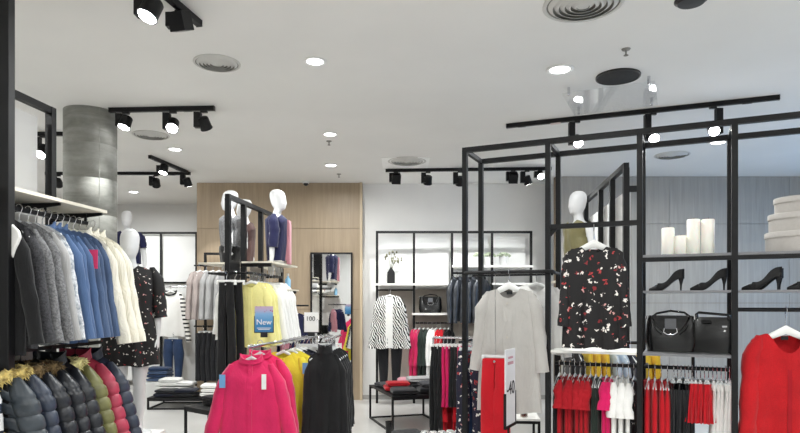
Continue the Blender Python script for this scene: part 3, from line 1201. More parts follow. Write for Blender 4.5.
# bay 2: cross bar
bar(rack, 'cross_bar', bx[1] + PW, bx[2] - PW, -.016, .016, 2.10, 2.135)
MB().prism([(bx[1] + PW, 2.1), (bx[1] + PW + .05, 2.1), (bx[1] + PW, 2.04)], -.004, .004).build('bracket', BLACK, rack)
GSH = plain('grey_shelf', '#7e7e81', .35, .2, var=.03)
for i, (za, mats) in {1: (1.20, SHELFW), 2: (1.20, GSH)}.items():
    bar(rack, 'shelf', bx[i] + PW + .002, bx[i + 1] - PW - .002, -.012, DEP - .02, za - .018, za, mats)
    MB().tube([(bx[i] + PW, .2, 1.085), (bx[i + 1] - PW, .2, 1.085)], .014, 8).build('hang_rail', BLACK, rack, True)
    for x in (bx[i] + PW + .01, bx[i + 1] - PW - .01):
        bar(rack, 'rail_bracket', x - .006, x + .006, .2, DEP - PW, 1.075, 1.095)
for i in (2, 3):
    bar(rack, 'shelf', bx[i] + PW + .002, bx[i + 1] - PW - .002, -.012, DEP - .02, 1.868, 1.886, GSH)
    bar(rack, 'shelf_edge', bx[i] + PW, bx[i + 1] - PW, -.018, .012, 1.838, 1.867)
    bar(rack, 'shelf', bx[i] + PW + .002, bx[i + 1] - PW - .002, -.012, DEP - .02, 1.622, 1.636, GSH)
MB().tube([(bx[3] + PW, .10, 1.505), (bx[4] - PW, .10, 1.505)], .014, 8).build('hang_rail', BLACK, rack, True)

# --- candles
WAX = plain('ivory_wax', '#faf8ee', .45, var=.01)
WAX.node_tree.nodes['Principled BSDF'].inputs['Subsurface Weight'].default_value = .2


def candle(px, top_py, label, r=.042):
    x = rx_of(px, .13)
    Y = rr(x, .13, 0).y
    h = CAMH + (HZ - top_py) / F * Y - 1.886
    c = MB().lathe([(.001, 0), (r - .002, 0), (r, .003), (r, h - .006), (r - .004, h), (r - .012, h - .003), (.001, h - .006)], 28).build('pillar_candle', WAX, None, True, loc=rr(x, .13, 1.886))
    tag(c, label, 'candle', 'pillar candles on the display rack')
    MB().tube([(0, 0, h - .008), (.001, 0, h + .004), (.004, .001, h + .012)], .0016, 6).build('wick', plain('wick', '#3a332b', .9), c, True)


candle(668, 228, 'medium ivory pillar candle nearest the perforated rack post', .043)
candle(680.5, 236, 'shortest ivory pillar candle on the display rack')
candle(693.5, 219.5, 'tall ivory pillar candle standing next to the shortest one', .043)
candle(708, 219.5, 'tall ivory pillar candle at the hat box end of the row', .043)

# --- hat boxes
KRAFT = plain('grey_linen_paper', '#b3aea9', .8, var=.015, nscale=60.)
zb = 1.886
bxx = 2.28
for r, h, lab in ((.2, .135, 'largest round grey hat box, bottom of the stack'), (.18, .122, 'middle round grey hat box in the stack'), (.146, .108, 'smallest round grey hat box on top of the stack')):
    t = thing('hat_box', lab, 'box', rr(bxx, .215, zb), RA, 'round hat boxes')
    MB().lathe([(.001, 0), (r, 0), (r, h - .03), (.001, h - .03)], 48).build('box_body', KRAFT, t, True)
    MB().lathe([(.001, h), (r + .003, h), (r + .006, h - .003), (r + .006, h - .036), (r + .001, h - .036), (r + .001, h - .0295), (.001, h - .0295)], 48).build('lid', KRAFT, t, True)
    zb += h + .001

# --- high-heeled pumps


def pump_meshes():
    L = .235
    rings = []
    n = 16
    for j in range(19):
        u = j / 18
        x = u * L
        zs = 0 if u < .3 else .085 * (.5 - .5 * cos(pi * min(1, (u - .3) / .6)))
        wd = .006 + .036 * (math.sin(min(1, u / .38) * pi / 2) ** .8) if u < .38 else .042 - .016 * math.sin(min(1, (u - .38) / .3) * pi / 2)
        if u > .9:
            wd *= math.sqrt(max(.05, 1 - ((u - .9) / .105) ** 2))
        hh = .012 + .04 * min(1, u / .3) if u < .3 else .052 - .012 * sin(pi * min(1, (u - .3) / .4)) + (.012 * (u - .6) / .4 if u > .6 else 0)
        op = 0 if u < .27 else 1
        ring = []
        for i in range(n):
            a = 2 * pi * i / n
            yy = wd * math.copysign(abs(cos(a)) ** .7, cos(a))
            s = sin(a)
            zt = zs + .006 + (hh * max(0, s) ** .8)
            if op and s > .3:
                yy *= .92
                zt = zs + .006 + hh * (1 if s < .62 else .25)
            if s < 0:
                zt = zs + .006 * (1 + s)
            ring.append((x, yy, zt))
        rings.append(ring)
    up = MB().loft(rings).mesh('upper', plain('black_suede', '#121214', .6, var=.2, nscale=80.), True)
    hr = []
    for k_, (zz, r, xo) in enumerate(((0, .0055, .212), (.008, .0055, .212), (.04, .007, .213), (.07, .014, .214), (.092, .02, .212))):
        hr.append([(xo + r * cos(a), r * .9 * sin(a), zz) for a in [2 * pi * i / 12 for i in range(12)]])
    return up, MB().loft(hr).mesh('heel', plain('black_suede', '#121214'), True)


PU = pump_meshes()


def pump(px, y, rot, label, z_=1.636):
    x = rx_of(px, y)
    t = thing('high_heel_shoe', label, 'shoe', rr(x, y, z_), RA + rot, 'black high heels on the display rack')
    put('upper', PU[0], t)
    put('heel', PU[1], t)


pump(649, .16, R(-8), 'black high-heeled pump below the medium candle')
pump(690, .10, R(4), 'black high-heeled pump below the tall candles')
pump(741.5, .12, R(-6), 'black high-heeled pump below the hat boxes, next to its twin')
pump(746, .27, R(12), 'black high-heeled pump standing behind its twin below hat boxes')
pump(787, .10, R(2), 'black high-heeled pump furthest along the shelf below the hat boxes')

# --- handbags


def handbag(px, label, w_=.33, h=.27, d=.13, y=.2, style=0, rot=0., base=1.2, origin=None):
    if origin is None:
        origin = rr(rx_of(px, y), y, base)
        rot = RA + rot
    t = thing('handbag', label, 'handbag', origin, rot, None)
    rings = []
    for j in range(9):
        u = j / 8
        ww = w_ / 2 * (.93 + .07 * math.sin(min(1, u / .3) * pi / 2) - .10 * max(0, u - .35) - .08 * max(0, u - .85) / .15)
        dd = d / 2 * (1 - .62 * u ** 1.3)
        rings.append([(ww * math.copysign(abs(cos(a)) ** .45, cos(a)), dd * math.copysign(abs(sin(a)) ** .45, sin(a)), .004 + u * h * (.9 + .0 * u)) for a in [2 * pi * i / 36 for i in range(36)]])
    MB().loft(rings).build('bag_body', LEATHER, t, True)
    if style == 0:
        pts = []
        for i in range(17):
            a = pi * i / 16
            pts.append((-.055 * cos(a) * 1.0, .62 * h - .06 * sin(a)))
        MB().prism([(-.12, h * .905), (-.1, h * .72)] + [(x, zz) for x, zz in [(-.07, .56 * h), (-.035, .48 * h), (0, .455 * h), (.035, .48 * h), (.07, .56 * h)]] + [(.1, h * .72), (.12, h * .905)], -.066, -.045).build('flap', LEATHER, t, bevel=.004)
        cp = MB().box(-.038, .038, -.078, -.066, .58 * h, .84 * h).build('clasp_strap', plain('grey_leather', '#5b5c60', .25), t, bevel=.004)
        MB().tube([(-.04, -.072, .6 * h), (-.045, -.074, .5 * h), (-.02, -.075, .44 * h), (.02, -.075, .44 * h), (.045, -.074, .5 * h), (.04, -.072, .6 * h)], .005, 8).build('clasp_ring', CHROME, t, True)
        for s in (-1, 1):
            MB().tube([(s * .125, -.04, .9 * h), (s * .12, -.062, .8 * h), (s * .1, -.074, .6 * h), (s * .06, -.077, .47 * h)], .006, 8).build('piping', LEATHER, t, True)
            MB().lathe([(.001, -.012), (.012, -.012), (.014, 0), (.012, .012), (.001, .012)], 12, (s * w_ * .47, 0, .86 * h)).build('ring', CHROME, t, True)
        MB().tube([(-.12, 0, .88 * h), (-.09, 0, .965 * h), (0, 0, h * 1.03), (.09, 0, .99 * h), (.13, 0, .88 * h)], .008, 8).build('handle', LEATHER, t, True)
    else:
        for yy in (-.03, .03):
            MB().tube([(-.1, yy, .86 * h), (-.105, yy, .98 * h), (-.09, yy * .6, 1.03 * h), (.0, yy * .5, 1.0 * h), (.09, yy * .6, .97 * h), (.105, yy, .94 * h), (.1, yy, .84 * h)], .009, 8).build('handle', LEATHER, t, True)
        MB().box(-.07, -.01, -.055, -.045, .76 * h, .84 * h).build('hand_slot', DARKIN, t, bevel=.004)
        MB().box(.06, .09, -.056, -.045, .66 * h, .70 * h).build('logo_plate', CHROME, t)
        for s in (-1, 1):
            MB().lathe([(.001, -.012), (.011, -.012), (.013, 0), (.011, .012), (.001, .012)], 12, (s * w_ * .46, 0, .84 * h)).build('ring', CHROME, t, True)
    return t


handbag(670.5, 'black leather handbag with a flap, pale clasp and curved piping', .335, .285, style=0)
handbag(713, 'plain black leather tote bag leaning by the rack post', .31, .275, .12, .2, 1, R(-6))

# --- grey coat and red trousers on the face-out rail
cx = rx_of(509, -.045)
garment('grey_coat', 'long light grey collarless coat hanging face-out on the rack', 'coat', rr(cx, -.045, 1.785), RA + R(4), mat=LGREY, W0=.208, W1=.245, L=.935, D=.06, nw=.085, ndf=.075, ndb=.03,
        slope=.3, amp=.012, k=2, sleeve=.56, sr0=.072, sr1=.06, spread=.06, front=.034, buttons=3, label_patch=True, turned=True, hang='broad', hlabel='white broad hanger carrying the light grey coat', top=-.125)
bar(rack, 'waterfall_arm', cx - .075, cx - .063, -.2, -.045, 1.772, 1.784)
hk = thing('trouser_hanger', 'clip hanger with a long wire holding the bright red trousers', 'hanger', rr(cx - .069, -.185, 1.78), RA)
MB().tube([(.0, .0, -.62), (0, 0, -.03), (0, .012, .0), (0, 0, .016), (0, -.012, .004)], .0022, 6).build('hook', CHROME, hk, True)
MB().box(-.1, .1, -.006, .006, -.635, -.617).box(-.1, -.08, -.012, .012, -.66, -.62).box(.08, .1, -.012, .012, -.66, -.62).build('bar', CLEARP, hk)
trousers('bright red slim trousers hanging in front of the grey coat', rr(cx - .069, -.185, 1.78), RA, RED, L=1.0, W=.112, W1=.085, D=.03, hang=None, top=-.645, gap=-.03)
# white shirt just behind the coat
garment('white_shirt', 'white long-sleeved shirt hanging behind the grey coat', 'shirt', rr(.52, .2, 1.785), RA + R(20), mat=WHT, W0=.2, W1=.22, L=.55, sleeve=.5, turned=True, hlabel='white hanger carrying the white shirt behind the grey coat')
bar(rack, 'rear_cross_bar', .0, .65, .19, .21, 1.765, 1.781)

# --- price sign on a stand
sg = thing('price_sign', 'white card sign reading -40 in a black holder on a slim stand', 'sign', at(510, 303, 4.25).xy.to_3d(), R(62))
sg.location.z = 0
MB().lathe([(.001, 0), (.11, 0), (.11, .008), (.012, .012), (.001, .012)], 24).build('base', BLACK, sg, True)
MB().tube([(0, .012, .01), (0, .012, 1.0)], .008, 8).build('pole', BLACK, sg, True)
MB().box(-.105, .105, -.004, .004, .72, 1.235).build('card', plain('sign_card', '#d9dadd', .4, var=.01), sg)
MB().box(-.113, -.105, -.009, .009, .70, .94).box(.105, .113, -.009, .009, .70, .94).box(-.113, .113, -.009, .009, .70, .72).build('holder', BLACK, sg)


def text_mesh(body, size, mat, parent, loc, rot, name='lettering', align='CENTER', depth=.0012):
    cu = bpy.data.curves.new('lettering', 'FONT')
    cu.body = body
    cu.size = size
    cu.align_x = align
    cu.align_y = 'CENTER'
    cu.extrude = depth
    tmp = bpy.data.objects.new('tmp', cu)
    COL.objects.link(tmp)
    dg = bpy.context.evaluated_depsgraph_get()
    me = bpy.data.meshes.new_from_object(tmp.evaluated_get(dg))
    bpy.data.objects.remove(tmp)
    me.materials.clear()
    me.materials.append(mat)
    o = put(name, me, parent, 0, loc, rot)
    return o


INK = plain('black_ink', '#17171b', .5)
text_mesh('-40', .13, INK, sg, (0.0, -.0055, .965), (pi / 2, 0, 0))
MB().box(-.06, .06, -.0055, -.004, 1.13, 1.15).box(-.05, .05, -.0055, -.004, 1.17, 1.185).build('small_print', plain('red_grey_ink', '#b98a94', .5), sg)

# --- blossom blouse
bxp = rx_of(594, -.03)
garment('blossom_blouse', 'black blouse printed with red and white blossoms hanging on the cross bar', 'blouse', rr(bxp, -.036, 2.10), RA + R(8), mat=FLOR, W0=.2, W1=.225, L=.73, D=.05, nw=.085, ndf=.05,
        slope=.24, amp=.016, k=4, sleeve=.52, sr0=.046, sr1=.046, spread=.028, turned=True, top=-.145, bell=.02, hang='broad', hlabel='white broad hanger carrying the blossom print blouse', label_patch=True)
# --- red jacket in the last bay
rxp = rx_of(786, .1)
garment('red_jacket', 'bright red open collarless jacket hanging below the heels', 'jacket', rr(rxp, .10, 1.505), RA + R(12), mat=REDC, W0=.212, W1=.25, L=.95, D=.06, nw=.10, ndf=.13, ndb=.02, slope=.27, amp=.012, k=2,
        sleeve=.62, sr0=.08, sr1=.068, spread=.045, front=.012, fmat=REDD, label_patch=True, turned=True, top=-.155, hang='broad', hlabel='white broad hanger carrying the bright red jacket',
        tags=((.09, -.33, .03, .09, PTAG),))

# --- hanging rows under the bag shelves (each garment edge-on)
RW = RA + pi / 2


def row(specs, x0, dx, y=.2, z_=1.085, base=rr, rot=RW, jitter=.08):
    x = x0
    for sp_ in specs:
        sp_ = dict(sp_)
        f_ = sp_.pop('fn')
        step = sp_.pop('step', dx)
        rz = rot + random.uniform(-jitter, jitter)
        f_(loc=base(x, y, z_), rotz=rz, **sp_)
        x += step
    return x


def G(n, label, name, cat, mat, group, hl, **k):
    d = dict(fn=garment, label=label, name=name, cat=cat, mat=mat, group=group, hlabel=hl, hgroup='hangers of ' + group, hang=k.pop('hang', 'clear'), D=.024, amp=.006, sr0=.045, sr1=.038, fy=0.)
    d.update(k)
    return [d] * n


def T(n, label, mat, group, **k):
    d = dict(fn=trousers, label=label, mat=mat, group=group, D=.02)
    d.update(k)
    return [d] * n


def S(n, label, mat, group, **k):
    d = dict(fn=skirt, label=label, mat=mat, group=group)
    d.update(k)
    return [d] * n


row(G(1, 'black sleeveless dress at the coat end of the rail below the blouse', 'black_dress', 'dress', BLK, 'black dresses below the blouse', 'clear hanger carrying the end black dress', sleeve=0, L=.95, W0=.17, W1=.24)
    + G(6, 'red short-sleeved dress on the rail below the blossom blouse', 'red_dress', 'dress', REDD, 'red dresses below the blouse', 'clear hanger carrying a red short-sleeved dress', sleeve=.16, L=.92, W0=.19, W1=.23, sr0=.05, sr1=.055, spread=.04)
    + G(2, 'dark green-black dress between the red and the pink ones', 'dark_dress', 'dress', GRN, 'dark dresses below the blouse', 'clear hanger carrying a dark green-black dress', sleeve=0, L=.95, W0=.17, W1=.22)
    + G(2, 'hot pink top on the rail below the blossom blouse', 'pink_blouse', 'top', MAGENTA, 'pink tops below the blouse', 'clear hanger carrying a hot pink top', sleeve=.15, L=.6, W0=.19, W1=.21, sr0=.05, sr1=.05)
    + G(3, 'white short-sleeved blouse on the rail below the blossom blouse', 'white_blouse', 'blouse', WHT, 'white blouses below the blouse', 'clear hanger carrying a white short-sleeved blouse', sleeve=.2, L=.62, W0=.19, W1=.22, sr0=.055, sr1=.05)
    + G(1, 'small black blossom print dress at the end of the rail', 'blossom_dress', 'dress', FLOR, 'blossom dresses in the rack', 'clear hanger carrying the small blossom print dress', sleeve=0, L=.8, W0=.17, W1=.22), .70, .0385)
row(G(4, 'plain red dress hanging below the handbags', 'red_dress', 'dress', RED, 'red dresses below the handbags', 'clear hanger carrying a plain red dress', sleeve=0, L=.85, W0=.15, W1=.2, step=.042, D=.026)
    + S(5, 'black skirt with shiny belt hanging below the handbags', BLKT, 'black skirts below the handbags', hlabel='clear clip hanger carrying a black belted skirt', belt=BLKS, L=.55, W=.15, W1=.17, D1=.03, pleats=5, step=.024, name='belted_skirt')
    + S(5, 'short flared red skirt hanging below the handbags', RED, 'red skirts below the handbags', hlabel='clear clip hanger carrying a flared red skirt', L=.25, W=.14, W1=.2, D1=.05, pleats=7, step=.026, name='flared_skirt')
    + T(5, 'white trousers hanging below the handbags', WHT, 'white trousers below the handbags', hlabel='clear clip hanger carrying white trousers', step=.026, W=.13), 1.34, .034)
# --- second rail behind the rack: yellow and pale blue pieces
br = thing('garment_rail', 'black garment rail standing behind the display rack', 'clothes rail', rr(.5, 1.15, 0), RA)
MB().tube([(0, 0, 1.2), (1.15, 0, 1.2)], .014, 8).build('rail', BLACK, br, True)
for x in (0, 1.15):
    MB().tube([(x, 0, .02), (x, 0, 1.2)], .014, 8).build('post', BLACK, br, True)
    MB().box(x - .02, x + .02, -.25, .25, 0, .025).build('foot', BLACK, br)
b2 = lambda x, y, z_: rr(.5 + x, 1.15 + y, z_)
row(G(2, 'black coat hanging on the rail behind the rack', 'black_coat', 'coat', BLK, 'black coats behind the rack', 'clear hanger carrying a black coat behind the rack', sleeve=.5, L=.9, D=.03, flat=.4)
    + S(3, 'mustard yellow satin skirt hanging behind the blossom blouse', MUSTARD, 'mustard skirts behind the rack', hlabel='clear clip hanger carrying a mustard skirt', L=.7, W=.16, W1=.24, name='satin_skirt')
    + G(2, 'pale blue shirt hanging behind the display rack', 'pale_blue_shirt', 'shirt', BLUEP, 'pale blue shirts behind the rack', 'clear hanger carrying a pale blue shirt', sleeve=.5, L=.7, flat=.4)
    + G(1, 'navy sweater hanging between the pale blue shirts and yellow skirts', 'navy_sweater', 'sweater', NAVYD, 'navy sweaters behind the rack', 'clear hanger carrying the navy sweater', sleeve=.4, L=.65, flat=.4, step=.1)
    + S(2, 'mustard yellow satin skirt hanging behind the handbags', MUSTARD, 'mustard skirts behind the handbags', hlabel='clear clip hanger carrying a mustard skirt behind the handbags', L=.7, W=.16, W1=.24, name='satin_skirt'), .12, .075, 0, 1.2, b2, RW + R(25))

# ================================================================== left clothes rack
LA = R(-6.3)
LO = Vector((-2.45, 4.35, 0))
LMx = Matrix.Translation(LO) @ Matrix.Rotation(LA, 4, 'Z')


def lr(x, y, z_):
    return LMx @ Vector((x, y, z_))


lk = thing('clothes_rack', 'black framed clothes rack with white shelf, shirts above winter jackets', 'rack', LO, LA)
for y in (0, -1.32):
    bar(lk, 'post', -.025, .025, y - .025, y + .025, 0, 2.92)
bar(lk, 'top_beam', -.022, .022, -1.295, -.025, 2.875, 2.92)
bar(lk, 'back_panel', -.06, -.035, -1.3, -.09, .08, 2.83, WALLW)
WSH = plain('birch_shelf', '#e9e2d2', .45, var=.03)
bar(lk, 'shelf', .03, .42, -1.34, .0, 2.172, 2.192, WSH)
for y in (-.47, -.03, -1.2):
    MB().prism([(.026, 2.17), (.40, 2.17), (.40, 2.155), (.026, 2.11)], y - .008, y + .008).build('bracket', BLACK, lk)
MB().box(.288, .312, -1.36, -.05, 2.085, 2.11).build('hang_rail', BLACK, lk)
MB().box(.318, .342, -1.36, .06, 1.262, 1.286).build('hang_rail', BLACK, lk)
for y in (-.47, -.06, -1.2):
    bar(lk, 'rail_hanger', .294, .306, y - .006, y + .006, 2.10, 2.16)
for y in (-1.2, -.01):
    bar(lk, 'rail_arm', .02, .325, y - .01, y + .01, 1.263, 1.283)

LWR = LA     # garment width runs across the rail


def lrow(specs, y0, x, z_, jitter=.07):
    y = y0
    for sp_ in specs:
        sp_ = dict(sp_)
        f_ = sp_.pop('fn')
        step = sp_.pop('step', .062)
        f_(loc=lr(x, y, z_), rotz=LWR + random.uniform(-jitter, jitter) + sp_.pop('turn', 0.), **sp_)
        y += step


def U(n, label, name, cat, mat, hl, grp, **k):
    d = dict(fn=garment, label=label, name=name, cat=cat, mat=mat, group=grp, hlabel=hl, hgroup='hangers of ' + grp, hang='clear', W0=.205, W1=.225, L=.68, D=.026, amp=.006, slope=.52, sleeve=.6, sr0=.062, sr1=.05, spread=.11, fy=-.012, flat=.42)
    d.update(k)
    return [d] * n


lrow(U(1, 'black open coat at the post end of the upper rail', 'black_coat', 'coat', BLK, 'clear hanger carrying the black open coat', 'black coats on the left rail', L=.76, cmat=WHT, collar=(.05, 1.25), step=.08, scarf=WHT)
     + U(1, 'dark grey flecked cardigan next to the black coat', 'dark_grey_cardigan', 'cardigan', GREYD, 'clear hanger carrying the dark grey cardigan', 'dark cardigans on the left rail', L=.72, step=.075)
     + U(2, 'mid grey melange knit cardigan on the upper rail', 'grey_cardigan', 'cardigan', GREYM, 'clear hanger carrying a mid grey cardigan', 'grey cardigans on the left rail', L=.66, front=.02, fmat=GREYD, hem=.05, hem_mat=GREYD, step=.075)
     + U(1, 'light grey sweatshirt beside the blue shirts', 'light_grey_sweatshirt', 'sweatshirt', GREYK, 'clear hanger carrying a light grey sweatshirt', 'light grey sweatshirts on the left rail', L=.66, step=.06)
     + U(1, 'dark and white checked shirt beside the blue shirts', 'checked_shirt', 'shirt', melange('navy_white_check', '#868d97', '#dfe1e4', 30.), 'clear hanger carrying the checked shirt', 'checked shirts on the left rail', L=.72)
     + U(3, 'cobalt blue shirt on the upper rail', 'blue_shirt', 'shirt', BLUE, 'clear hanger carrying a cobalt blue shirt', 'cobalt shirts on the left rail', L=.72, collar=(.03, 1.05), step=.06, sr0=.064)
     + U(1, 'faded denim jacket with a pink card tag', 'denim_jacket', 'jacket', BLUED, 'clear hanger carrying the tagged denim jacket', 'denim jackets on the left rail', L=.68, tags=((.235, -.22, .075, .12, PKTAG),))
     + U(2, 'faded denim jacket between the tagged one and the cream jackets', 'denim_jacket', 'jacket', BLUED, 'clear hanger carrying an untagged denim jacket', 'denim jackets on the left rail', L=.7)
     + U(3, 'cream puckered jacket at the mannequin end of the upper rail', 'cream_jacket', 'jacket', CREAM, 'clear hanger carrying a cream jacket', 'cream jackets on the left rail', L=.70, collar=(.04, 1.15), sr0=.072, sr1=.06, W0=.22, W1=.24, step=.075, D=.033, spread=.14, sleeve=.64, flat=.45), -.925, .30, 2.108)

P_ = dict(fn=garment, W0=.215, W1=.24, L=.78, D=.05, amp=.006, slope=.5, sleeve=.64, sr0=.092, sr1=.076, spread=.19, fy=-.02, quilt=10, hang='black', nw=.085, flat=.55)


def PF(label, mat, hl, step=.125, name='puffer_jacket', **k):
    d = dict(P_)
    d.update(dict(label=label, name=name, cat='jacket', mat=mat, group='padded jackets on the left rail', hlabel=hl, hgroup='hangers of the padded jackets', step=step, zip_=CHROME))
    d.update(k)
    return [d]


lrow(PF('white blouse with dark stripes at the post end of the lower rail', STRB, 'black hanger carrying the striped blouse', .09, 'striped_blouse', cat='blouse', quilt=0, zip_=None, W0=.13, W1=.16, sr0=.045, sr1=.04, D=.025, spread=.03, L=.7, nw=.06)
     + PF('slate padded jacket with tan fur collar next to the striped blouse', NYLG, 'black hanger carrying the slate tan-fur jacket', fur=FURT)
     + PF('slate padded jacket with pale fur collar, second of the fur-trimmed ones', NYLN, 'black hanger carrying the pale-fur slate jacket', fur=FURT)
     + PF('black glossy padded jacket with brown fur collar', NYLB, 'black hanger carrying the brown-fur black jacket', fur=FURD)
     + PF('black glossy padded jacket with dark fur beside the olive one', NYLB, 'black hanger carrying the dark-fur black jacket', fur=FURD)
     + PF('black glossy padded jacket without fur beside the olive one', NYLB, 'black hanger carrying the plain black padded jacket', collar=(.06, 1.2))
     + PF('olive padded jacket with cream fur collar', NYLO, 'black hanger carrying the olive padded jacket', fur=FURC)
     + PF('berry red padded jacket between the olive and slate ones', NYLR, 'black hanger carrying the berry padded jacket', collar=(.06, 1.2))
     + PF('slate blue padded jacket at the mannequin end of the lower rail', NYLN, 'black hanger carrying the end slate blue jacket', collar=(.06, 1.2)), -1.06, .33, 1.284, .05)

# ================================================================== mannequin in blossom dress
mq = mannequin('white mannequin in a black blossom print dress beside the winter jackets', at(130, 303, 4.75).xy.to_3d() + Vector((0, 0, .55)), R(12), legs=True, arms=((.02, -.02), (.02, -.02)), sc=.92)
plat = MB().box(-.19, .19, -.19, .19, 0, .546).build('plinth', plain('white_lacquer', '#ececea', .35, var=.01), None, bevel=.006, loc=at(130, 303, 4.75).xy.to_3d(), rot=(0, 0, R(-6)))
tag(plat, 'square white plinth under the blossom dress mannequin', 'plinth')
wear(mq, FLOR2, True, L=.83, W0=.188, W1=.235, D=.14, sleeve=.38, ndf=.05, name='dress', spread=.035, sr0=.066, sr1=.066, amp=.012)

# ================================================================== alcove at the back left
def wall_frame(label, xs, y, z0, z1, mat_panel, group=None, name='shelving_unit', depth=.3, zs=()):
    t = thing(name, label, 'display frame', (0, y, 0), 0, group)
    for x in xs:
        bar(t, 'post', x - .018, x + .018, -.018, .018, 0, z1)
    for i in range(len(xs) - 1):
        bar(t, 'top_bar', xs[i] + .018, xs[i + 1] - .018, -.016, .016, z1 - .036, z1)
    for i in range(len(xs) - 1):
        for (a, b_, m) in zs:
            bar(t, 'back_panel', xs[i] + .02, xs[i + 1] - .02, .04, .06, a, b_, m)
    return t


PANW = plain('white_gloss_panel', '#dcdcdb', .5, var=.006)
PANT = plain('taupe_panel', '#b3aaa0', .6, var=.02)
Xa = lambda px, Y: (px - 400) / F * Y
Za = lambda py, Y: CAMH + (HZ - py) / F * Y
YA = 11.6
alc = wall_frame('black framed white wall display in the alcove', [Xa(90, YA), Xa(161, YA), Xa(196.5, YA)], YA, 0, Za(232, YA), PANW, zs=((Za(282, YA), Za(235, YA), PANW), (.1, Za(284, YA), PANW)))
bar(alc, 'rail', Xa(90, YA), Xa(196, YA), -.012, .012, Za(283.5, YA), Za(281.8, YA))
MB().tube([(Xa(150, YA), -.25, Za(287, YA)), (Xa(196, YA), -.25, Za(287, YA))], .012, 8).build('hang_rail', CHROME, alc, True)
for x in (Xa(152, YA), Xa(194, YA)):
    MB().tube([(x, 0, Za(287, YA)), (x, -.25, Za(287, YA))], .01, 8).build('rail_arm', CHROME, alc, True)
yt = YA - .28
garment('striped_tee', 'white top with striped sleeves and dark neckband in the alcove', 'top', Vector((Xa(170, yt), YA - .25, Za(287, YA))), R(-8), mat=WHT, W0=.24, W1=.29, L=.82, D=.06, sleeve=.84, sr0=.075, sr1=.055, spread=.14,
        smat=STR, ndf=.10, nw=.12, collar=(.03, 1.0), cmat=BLK, turned=True, hlabel='white hanger carrying the striped-sleeve top', top=-.09)
hkp = Vector((Xa(174, yt), YA - .31, Za(333, YA)))
bar(alc, 'face_out_arm', hkp.x - .008, hkp.x + .008, -.32, .04, hkp.z - .02, hkp.z - .012)
trousers('dark blue jeans hanging below the striped-sleeve top', hkp, R(-12), DENIM, L=.86, W=.21, W1=.1, D=.05, name='jeans', cat='jeans', turned=True, hlabel='clear clip hanger carrying the dark jeans in the alcove')

# half mannequin on a high shelf behind the concrete column
shb = thing('high_shelf', 'slim black high shelf carrying the navy-topped mannequin', 'shelf', (Xa(122, 9.3), 9.3, 0))
bar(shb, 'board', -.45, .28, -.2, .2, Za(271, 9.3) - .02, Za(271, 9.3), SHELFW)
for x in (-.4, .24):
    bar(shb, 'post', x - .015, x + .015, -.015, .015, 0, Za(271, 9.3) - .02)
    bar(shb, 'foot', x - .015, x + .015, -.2, .2, 0, .02)
m2 = mannequin('white mannequin in a short-sleeved navy top behind the concrete column', (Xa(127, 9.3), 9.3, Za(271, 9.3)), R(10))
wear(m2, NAVY, L=.5, sleeve=.2, sr0=.062, sr1=.062, name='navy_top', spread=.03)

# ================================================================== wall unit on the wooden wall (grey cardigans)
YW = 9.62
wu = thing('rail_unit', 'black wall rail unit with grey cardigans above black trousers', 'rack', (Xa(203, YW), YW, 0))
Wd = Xa(243, YW) - Xa(203, YW)
zt_ = Za(252, YW)
for x in (0, Wd):
    bar(wu, 'post', x - .018, x + .018, .1, .136, 0, zt_)
bar(wu, 'top_bar', .018, Wd - .018, .1, .136, zt_ - .036, zt_)
for zr in (Za(266, YW), Za(326, YW)):
    MB().tube([(-.1, -.12, zr), (Wd + .05, -.12, zr)], .012, 8).build('hang_rail', BLACK, wu, True)
    for x in (0.0, Wd):
        MB().tube([(x, .11, zr), (x, -.12, zr)], .01, 8).build('rail_arm', BLACK, wu, True)
for i, (px, m, lab, nm) in enumerate(((200, TAUPE, 'taupe long-sleeved cardigan on the wooden wall rail', 'taupe_cardigan'), (206, TAUPE, 'taupe long-sleeved cardigan on the wooden wall rail', 'taupe_cardigan'), (213, GREYK, 'pale grey cardigan on the wooden wall rail', 'grey_cardigan'),
                          (219, GREYK, 'pale grey cardigan on the wooden wall rail', 'grey_cardigan'), (227, GREYK, 'pale grey cardigan on the wooden wall rail', 'grey_cardigan'))):
    garment(nm, lab, 'cardigan', Vector((Xa(px, 9.5), 9.5, Za(266, YW))), R(52), nm.replace('_', ' ') + 's on the wooden wall', mat=m, L=.74, sleeve=.66, D=.04, W0=.19, hlabel='white hanger carrying a ' + nm.replace('_', ' '), hgroup='hangers on the wooden wall', sr0=.06)
for px in (203, 208, 213, 218, 223):
    trousers('black trousers folded on the lower wooden wall rail', Vector((Xa(px, 9.5), 9.5, Za(326, YW))), R(70), BLKT, L=.72, W=.16, group='black trousers on the wooden wall', hang='white', hlabel='white clip hanger carrying black trousers')

# ================================================================== tall mirror on the wooden wall
mr = thing('tall_mirror', 'tall mirror in a thin black frame on the wooden wall', 'mirror', (Xa(331, 9.86), 9.86, 0))
x0, x1, z0, z1 = Xa(310.5, 9.86) - mr.location.x, Xa(352.5, 9.86) - mr.location.x, .2, Za(252.5, 9.86)
MIR, nt_m, b_m = nmat('mirror_silver')
b_m.inputs['Metallic'].default_value = 1.
nzm = N(nt_m, 'ShaderNodeTexNoise', Scale=1.)
nt_m.links.new(ramp(nt_m, nzm.outputs['Fac'], [(0, (.86, .87, .87)), (1, (.9, .9, .9))]), b_m.inputs['Base Color'])
b_m.inputs['Roughness'].default_value = .02
bar(mr, 'glass', x0 + .02, x1 - .02, .0, .012, z0 + .02, z1 - .02, MIR)
for a in ((x0, x0 + .025, z0, z1), (x1 - .025, x1, z0, z1), (x0 + .025, x1 - .025, z0, z0 + .025), (x0 + .025, x1 - .025, z1 - .025, z1)):
    bar(mr, 'frame_bar', a[0], a[1], -.02, .03, a[2], a[3])

